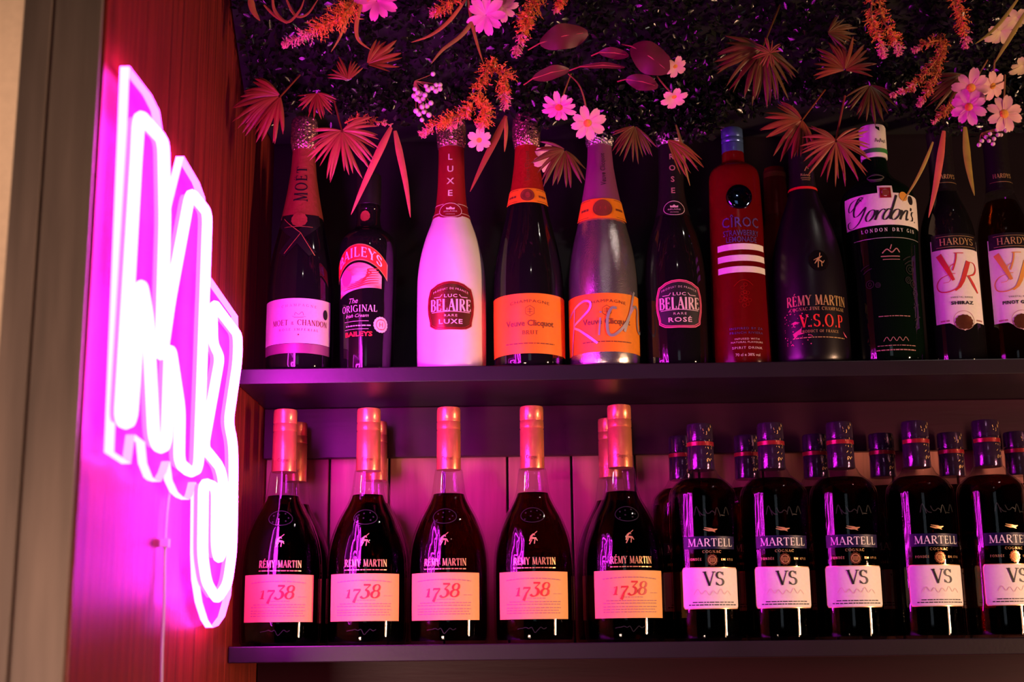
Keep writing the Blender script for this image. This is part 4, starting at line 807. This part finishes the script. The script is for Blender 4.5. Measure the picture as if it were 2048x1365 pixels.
def plume(name, brs, Y, wpx, mat, label, seed=0, dens=1.0, tip=.72):
    r = random.Random(seed); c = at(brs[0][0][0], brs[0][0][1], Y); root = thing('astilbe_plume', label, 'flower plume', c, 'orange feathery plumes in the greenery')
    for bi, br in enumerate(brs):
        pts = [Vector(p) for p in crom([at(p[0], p[1], Y+(p[2] if len(p) > 2 else 0)-.012*math.sin(PI*i/max(1, len(br)-1)))-c for i, p in enumerate(br)], 8)]
        m = MB(); m.tube(pts, [.0012*(1-.7*i/len(pts)) for i in range(len(pts))], 6)
        W0 = uz(wpx, Y)*.5; n = len(pts); vs0 = []; fs0 = []; vt = []; ft = []; N = int(105*dens*max(1, sum((pts[i+1]-pts[i]).length for i in range(n-1))/.06))
        for k in range(N):
            t = r.random()**.9; i = min(n-2, int(t*(n-1))); p = pts[i].lerp(pts[i+1], t*(n-1)-i); tg = (pts[i+1]-pts[i]).normalized()
            wd = W0*(math.sin(PI*(.22+.74*t))**.7)*r.uniform(.45, 1.25); rd = Vector((r.gauss(0, 1), r.gauss(0, .8), r.gauss(0, 1))); rd = (rd-tg*rd.dot(tg)).normalized()
            vs, fs = (vt, ft) if (tip and t > tip+r.uniform(-.1, .1)) else (vs0, fs0)
            d = (rd+tg*r.uniform(.3, .9)).normalized(); e = p+d*wd
            d0 = d
            s = d.orthogonal().normalized(); u = d.cross(s); h = .0005
            b = len(vs); vs += [p+s*h, p-s*h*.5+u*h*.87, p-s*h*.5-u*h*.87, e]; fs += [(b, b+1, b+3), (b+1, b+2, b+3), (b+2, b, b+3)]
            for f in range(4):
                q = p.lerp(e, .35+.22*f); dd = (d+Vector((r.gauss(0, .8), r.gauss(0, .8), r.gauss(0, .8)))).normalized(); l = wd*r.uniform(.16, .30)+.0012
                s2 = dd.orthogonal().normalized(); u2 = dd.cross(s2); h2 = .0007; b = len(vs)
                vs += [q+s2*h2, q-s2*h2*.5+u2*h2*.87, q-s2*h2*.5-u2*h2*.87, q+dd*l]; fs += [(b, b+1, b+3), (b+1, b+2, b+3), (b+2, b, b+3)]
        sp = m.build('branch', M['stem'] if mat is not M['astilbe2'] else mat, root); link_mesh('florets', vs0, fs0, mat, sp, False)
        if vt: link_mesh('tip_florets', vt, ft, M['plumetip'], sp, False)
    return root
def daisy(x, y, Y, rpx, mat, label, n=8, tilt=0.2, swing=0.0, stem=None, seed=0, cup=.15, spread=1.0, center=True, group='pale daisies in the greenery'):
    r = random.Random(seed); c = at(x, y, Y); L = uz(rpx, Y); root = thing('daisy', label, 'flower', c, group)
    e1, e2, nr = plane_dirs(tilt, swing); vs = []; fs = []
    for i in range(n):
        a = 2*PI*i/n*spread+r.uniform(-.10, .10)+seed; d = e1*math.cos(a)+e2*math.sin(a); s = e1*-math.sin(a)+e2*math.cos(a); b = len(vs); l = L*r.uniform(.88, 1.08); m = 7; w = l*.50*min(1.25, 8/n)
        for k in range(m):
            t = k/(m-1); hw = w*.5*min(1, .28+1.35*t)*(1-.55*max(0, (t-.72)/.28)**2); p = d*l*(.02+.98*t)+nr*(cup*l*t*(1-.5*t))-nr*(.12*l*t**3); g = .04*l*math.sin(t*PI)
            nt = .06*l if k == m-1 else 0
            vs += [p+s*hw+nr*g, p+s*hw*.4-d*0, p-d*nt, p-s*hw*.4, p-s*hw+nr*g]
        for k in range(m-1):
            for q in range(4): z = b+5*k+q; fs.append((z, z+1, z+6, z+5))
    link_mesh('petals', vs, fs, mat, root, True, None)
    if center:
        m = MB(); rr = L*.24; ring = [(rr*math.cos(k*PI/12), rr*.6*math.sin(k*PI/12)) for k in range(7)]; ring[-1] = (.0001, rr*.6); m.lathe([(rr*.9, -.0006)]+ring, 16)
        mt = Matrix((e1, e2, nr)).transposed(); m.v = [mt @ Vector(v) for v in m.v]; m.build('flower_centre', M['pollen'], root)
    if stem:
        m = MB(); m.tube(crom([at(a, b, yy)-c for a, b, yy in stem]+[nr*-.001], 6), .0009, 6); m.build('stalk', M['stem'], root)
    return root
def blade(pts, wpx, mat, label, Y=1.52, seed=0, flat=1.0):
    P3 = [at(p[0], p[1], Y+(p[2] if len(p) > 2 else 0)) for p in pts]; c = P3[0]; q = [Vector(v) for v in crom([p-c for p in P3], 8)]; n = len(q); w = uz(wpx, Y)*.5; vs = []; fs = []
    for i, p in enumerate(q):
        tg = (q[min(i+1, n-1)]-q[max(i-1, 0)]).normalized(); s = tg.cross(Vector((0.15, -1, .1))).normalized(); nn = s.cross(tg); t = i/(n-1)
        h = w*min(1, .45+2*t)*(1-t**3.0)+.00012; vs += [p+s*h, p+nn*h*.45, p-s*h]
    for i in range(n-1):
        b = 3*i; fs += [(b, b+1, b+4, b+3), (b+1, b+2, b+5, b+4)]
    o = link_mesh('grass_blade', vs, fs, mat, None, True, None); o.location = c
    return tag(o, label, 'grass blade', 'hanging grass blades')
def berries(x, y, Y, dots, rpx, label, name='berry_sprig'):
    c = at(x, y, Y); root = thing(name, label, 'berry sprig', c); top = at(x+dots[0][0], y+dots[0][1]-16, Y)-c; r = random.Random(3)
    m = MB()
    for dx, dy in dots: e = at(x+dx, y+dy, Y)-c; m.tube(crom([top, (top+e)*.5+Vector((r.uniform(-.003, .003), .002, .001)), e], 3), .0004, 5)
    m.build('twigs', M['stem'], root)
    for dx, dy in dots:
        b = MB(); R = uz(rpx, Y)*r.uniform(.85, 1.1); b.lathe([(max(.0001, R*math.sin(k*PI/8)), -R*math.cos(k*PI/8)) for k in range(9)], 12, False)
        o = b.build('berry', M['berry'], root); o.location = at(x+dx, y+dy, Y-.004+r.uniform(-.003, .003))-c
    return root
def bigleaf(x, y, Y, lpx, wpx, ang, label, seed=0, tilt=.3, mat=None):
    c = at(x, y, Y); L, Wd = uz(lpx, Y), uz(wpx, Y); a = R_(ang); r = random.Random(seed)
    d = Vector((math.cos(a), 0, math.sin(a))); s = Vector((-math.sin(a), 0, math.cos(a))); nr = Vector((0, -1, 0)); s = (s*math.cos(tilt)+nr*math.sin(tilt)); root = thing('round_leaf', label, 'leaf', c, 'burgundy round leaves')
    vs = []; fs = []; m, k = 14, 8
    for i in range(m+1):
        t = i/m; hw = Wd*.5*(math.sin(PI*(.02+.96*t))**.6)
        for j in range(k+1): q = j/k*2-1; vs.append(d*L*(t-.5)+s*hw*q+nr*(.10*L*math.sin(PI*t)-.16*hw*abs(q)**1.5*(1+math.sin(t*9+seed))))
    for i in range(m):
        for j in range(k): b = i*(k+1)+j; fs.append((b, b+1, b+k+2, b+k+1))
    link_mesh('leaf_blade', vs, fs, mat or M['bigleaf'], root, True, None)
    m_ = MB(); m_.tube([d*L*-.75+Vector((0, .012, 0)), d*L*-.5, d*L*0+nr*.10*L, d*L*.4+nr*.04*L], [.0008, .0008, .0006, .0003], 6); m_.build('leaf_rib', M['bladered'], root)
    return root
YG = 1.50
# orange plumes
A, A2 = M['astilbe'], M['astilbe2']
plume('p', [[(716, -14), (700, 14), (668, 40), (625, 62), (566, 90)]], 1.455, 56, A, 'thick orange plume at the top left, slanting down with a pink tip', 1, 1.3)
plume('p', [[(932, -16), (905, 2), (880, 16), (862, 30)]], 1.45, 34, A, 'short orange plume with pink end at the top edge beside the pale blossoms', 2, 1.1)
plume('p', [[(1092, -16), (1064, 18), (1046, 60), (1030, 112)]], 1.45, 44, A, 'orange plume hanging straight down right of the pale blossoms', 3, 1.3)
plume('p', [[(1128, -12), (1121, 6), (1112, 24)]], 1.46, 26, A, 'tiny orange plume at the top edge near the middle', 4, .9)
plume('p', [[(990, 118), (972, 142), (955, 190), (928, 228), (900, 258)], [(988, 136), (1012, 150), (1008, 185), (1012, 218)], [(940, 222), (890, 240), (842, 268)], [(962, 200), (972, 232), (958, 256)]], 1.49, 38, A, 'large branching orange plume over the white bottle neck', 5, 1.25)
plume('p', [[(1748, -14), (1742, 30), (1756, 72), (1768, 116)], [(1756, -12), (1766, 40), (1790, 78), (1799, 110)]], 1.46, 34, A, 'forked orange plume above the dark palm fans at the right', 6, 1.0)
plume('p', [[(1902, -14), (1918, 20), (1928, 58), (1932, 96)]], 1.455, 34, A, 'orange plume with pink tip at the top right', 7, 1.2)
plume('p', [[(1893, 80), (1860, 84), (1826, 102)], [(1893, 82), (1872, 120), (1830, 168), (1782, 192)], [(1888, 92), (1876, 140), (1856, 180), (1836, 212)]], 1.475, 26, A2, 'rust coloured forked plume above the white script label', 8, 1.1)
plume('p', [[(1906, 206), (1890, 222), (1866, 246)]], 1.52, 24, A2, 'small dull rust plume under the right hand daisies', 9, .8)
plume('p', [[(690, 246), (716, 236), (750, 242), (782, 250)]], 1.53, 22, A2, 'thin rust sprig right of the striped palm fan', 10, .6)
# palm fans
FN, FP, FG = M['fan'], M['fanpurple'], M['fangreen']
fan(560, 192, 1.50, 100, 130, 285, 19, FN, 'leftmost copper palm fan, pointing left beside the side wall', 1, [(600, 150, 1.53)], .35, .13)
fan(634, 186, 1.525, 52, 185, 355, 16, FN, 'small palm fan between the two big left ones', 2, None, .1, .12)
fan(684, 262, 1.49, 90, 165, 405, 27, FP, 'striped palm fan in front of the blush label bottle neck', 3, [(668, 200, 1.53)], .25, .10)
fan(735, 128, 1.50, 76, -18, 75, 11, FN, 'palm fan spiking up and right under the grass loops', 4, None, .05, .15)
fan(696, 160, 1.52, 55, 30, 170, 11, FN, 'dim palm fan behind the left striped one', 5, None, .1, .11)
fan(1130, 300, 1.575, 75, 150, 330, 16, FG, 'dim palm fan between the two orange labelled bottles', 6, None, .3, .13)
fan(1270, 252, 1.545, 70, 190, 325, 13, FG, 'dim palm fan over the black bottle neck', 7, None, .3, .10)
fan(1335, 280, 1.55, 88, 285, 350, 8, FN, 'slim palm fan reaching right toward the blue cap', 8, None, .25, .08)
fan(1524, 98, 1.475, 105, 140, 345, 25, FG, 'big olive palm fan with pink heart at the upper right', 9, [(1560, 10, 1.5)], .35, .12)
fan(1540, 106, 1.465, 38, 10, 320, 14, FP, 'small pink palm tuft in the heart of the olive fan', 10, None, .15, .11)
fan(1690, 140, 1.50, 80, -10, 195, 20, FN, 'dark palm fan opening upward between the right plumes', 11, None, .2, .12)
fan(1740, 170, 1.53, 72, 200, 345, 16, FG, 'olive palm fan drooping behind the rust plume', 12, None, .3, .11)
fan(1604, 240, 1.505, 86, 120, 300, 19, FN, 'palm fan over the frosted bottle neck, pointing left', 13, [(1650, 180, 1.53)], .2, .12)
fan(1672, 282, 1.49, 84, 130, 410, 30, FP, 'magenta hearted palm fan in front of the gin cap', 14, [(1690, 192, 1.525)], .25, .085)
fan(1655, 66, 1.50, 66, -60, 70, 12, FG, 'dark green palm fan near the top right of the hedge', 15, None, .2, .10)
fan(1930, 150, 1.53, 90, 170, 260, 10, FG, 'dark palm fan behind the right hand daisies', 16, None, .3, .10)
# blossoms
PT, PK, PC = M['petal'], M['petalpink'], M['petalcream']
daisy(753, 2, 1.455, 44, PK, 'big magenta ruffled blossom at the top edge', 9, -.3, .1, None, 1, .6, center=False, group=None)
daisy(972, 30, 1.45, 42, PT, 'pale pink blossom at the top edge, left of the hanging plume', 9, -.5, -.2, None, 2, .3, center=False)
daisy(1006, 14, 1.46, 34, PT, 'pale striped blossom tucked behind the top edge one', 9, -.9, .3, None, 3, .2, center=False)
daisy(1118, 214, 1.49, 36, PT, 'pink daisy nodding down above the violet neck, left one of two', 11, -1.0, -.1, [(1142, 148, 1.5), (1130, 180, 1.49)], 4, .25)
daisy(1175, 246, 1.475, 36, PT, 'pale daisy over the violet neck, right one of two', 8, -.65, .15, [(1137, 148, 1.5), (1158, 170, 1.48), (1170, 205, 1.475)], 5, .2)
daisy(1350, 132, 1.49, 24, PT, 'cream half open flower beside the burgundy leaves', 6, -.9, .5, [(1335, 110, 1.52)], 6, .5)
daisy(1348, 192, 1.48, 30, PT, 'tulip shaped pale flower on a slanting stalk', 6, -1.15, .4, [(1314, 153, 1.5), (1332, 175, 1.49)], 7, .7)
daisy(958, 280, 1.53, 26, PT, 'small pale flower right of the maroon neck', 6, -.7, .3, None, 8, .4)
daisy(1092, 316, 1.61, 30, PT, 'half hidden pink flower behind the red neck foil', 6, -.3, .5, None, 9, .4, center=False)
daisy(1942, 176, 1.475, 38, PT, 'upper left daisy of the right hand group', 8, -.35, -.2, [(1975, 120, 1.5)], 10, .2)
daisy(1985, 172, 1.495, 30, PT, 'smaller daisy behind the right hand group', 7, -.6, .4, [(1990, 120, 1.5)], 11, .25)
daisy(1938, 214, 1.465, 36, PT, 'lower left daisy of the right hand group', 8, -.3, -.5, None, 12, .25)
daisy(2008, 228, 1.46, 39, PT, 'rightmost fully open daisy with orange centre', 8, -.12, .1, [(2010, 150, 1.5)], 13, .1)
for i, (x, y, s, a, lb_) in enumerate([(2002, 62, 34, .3, 'cream layered bud at the top right, below the other'), (2034, 34, 28, -.2, 'cream layered bud at the top right corner'), (2046, 130, 28, .2, 'cream bud cut by the right picture edge')]):
    daisy(x, y, 1.49, s, PC, lb_, 7, -1.2, a, None, 20+i, .5, center=False, group='cream buds at the right')
# leaves, blades, berries
bigleaf(1128, 76, 1.495, 100, 52, 12, 'broad burgundy leaf, upper left of the dark group', 1, .5)
bigleaf(1228, 108, 1.49, 60, 26, -8, 'narrow burgundy leaf in the middle of the dark group', 2, .9)
bigleaf(1300, 118, 1.48, 92, 62, -38, 'largest burgundy leaf beside the cream flower', 3, .3)
bigleaf(1284, 166, 1.50, 66, 34, -15, 'lower burgundy leaf under the largest one', 4, .7)
bigleaf(1102, 148, 1.495, 76, 30, 14, 'lower left burgundy leaf above the two daisies', 5, .8)
bigleaf(1205, 134, 1.50, 90, 16, -2, 'folded burgundy leaf seen edge on', 6, 1.1)
BL_, BG, BR = M['blade'], M['bladegreen'], M['bladered']
for pts, w, mt, Y, lbx in [
    ([(728, -8), (714, 40), (716, 78), (742, 100)], 9, BL_, 1.45, 'curved orange blade hanging beside the magenta blossom'),
    ([(936, -8), (900, 40), (862, 70), (822, 85)], 8, BL_, 1.45, 'broad orange blade sweeping left from the pale blossoms'),
    ([(975, -8), (931, 62), (885, 100), (862, 128)], 9, BG, 1.455, 'olive blade sweeping left under the pale blossoms'),
    ([(936, -4), (944, 47), (955, 90), (967, 128)], 7, BL_, 1.455, 'thin blade hanging straight below the pale blossoms'),
    ([(705, 14), (690, 50), (678, 78), (662, 104)], 6, BG, 1.46, 'thin green blade beside the thick left plume'),
    ([(500, -8), (506, 20), (520, 42)], 14, BL_, 1.46, 'short orange blade at the top left corner of the hedge'),
    ([(545, -8), (550, 22), (575, 44), (600, 20), (610, -8)], 7, BL_, 1.46, 'orange blade bent in a loop at the top left'),
    ([(570, -8), (590, 30), (615, 28), (640, -8)], 6, BL_, 1.465, 'second orange blade bent in a loop at the top left'),
    ([(528, 10), (550, 32), (574, 48)], 6, BL_, 1.462, 'short blade crossing under the loops'),
    ([(782, 255), (760, 300), (730, 365), (702, 430)], 15, BR, 1.55, 'rose blade hanging left over the cream liqueur cap'),
    ([(790, 262), (800, 310), (812, 370), (821, 436)], 14, BR, 1.555, 'rose blade hanging straight right of the cream liqueur cap'),
    ([(1012, 232), (990, 280), (965, 330), (940, 384)], 14, M['fanpurple'], 1.54, 'violet blade slanting left of the red neck foil'),
    ([(1012, 236), (1012, 270), (1009, 304)], 8, BL_, 1.53, 'short blade hanging beside the red neck foil'),
    ([(2040, -8), (2005, 40), (1975, 70), (1950, 88)], 7, BG, 1.46, 'upper olive blade at the top right corner'),
    ([(2052, 22), (2025, 68), (2005, 100), (1987, 130)], 9, BG, 1.46, 'lower olive blade at the top right corner'),
    ([(1930, 254), (1934, 310), (1940, 350), (1949, 392)], 16, BG, 1.55, 'olive blade hanging between the two wine necks'),
    ([(1866, 284), (1850, 325), (1830, 365), (1805, 404)], 7, BG, 1.53, 'thin olive blade across the gin label'),
    ([(1888, 262), (1880, 320), (1870, 380), (1857, 436)], 15, BR, 1.56, 'dark rose blade hanging before the left wine neck'),
    ([(1352, 250), (1362, 285), (1372, 340), (1380, 372)], 6, BG, 1.57, 'dim blade right of the black bottle neck')]:
    blade(pts, w, mt, lbx, Y)
berries(852, 190, 1.475, [(-22, -12), (-16, -4), (-24, 2), (-10, -2), (-6, 8), (-12, 12), (-18, 8), (0, -18), (4, -10), (-2, 0), (12, -14), (20, -20), (28, -20), (28, -12), (20, -8), (10, 16), (2, 22), (-8, 24), (-20, 32), (-14, 38), (-4, 34), (6, 40), (-8, 50), (14, -42)], 5.2, 'sprig of pale round berries left of the branching plume')
berries(1992, 268, 1.50, [(-28, 14), (-20, 6), (-12, 0), (-4, 10), (4, 2), (-14, 14), (-6, 20), (2, -8), (12, -10), (20, -6), (10, 2), (-34, 22), (26, -14), (16, -14)], 4.2, 'sprig of small pinkish buds under the rightmost daisy')
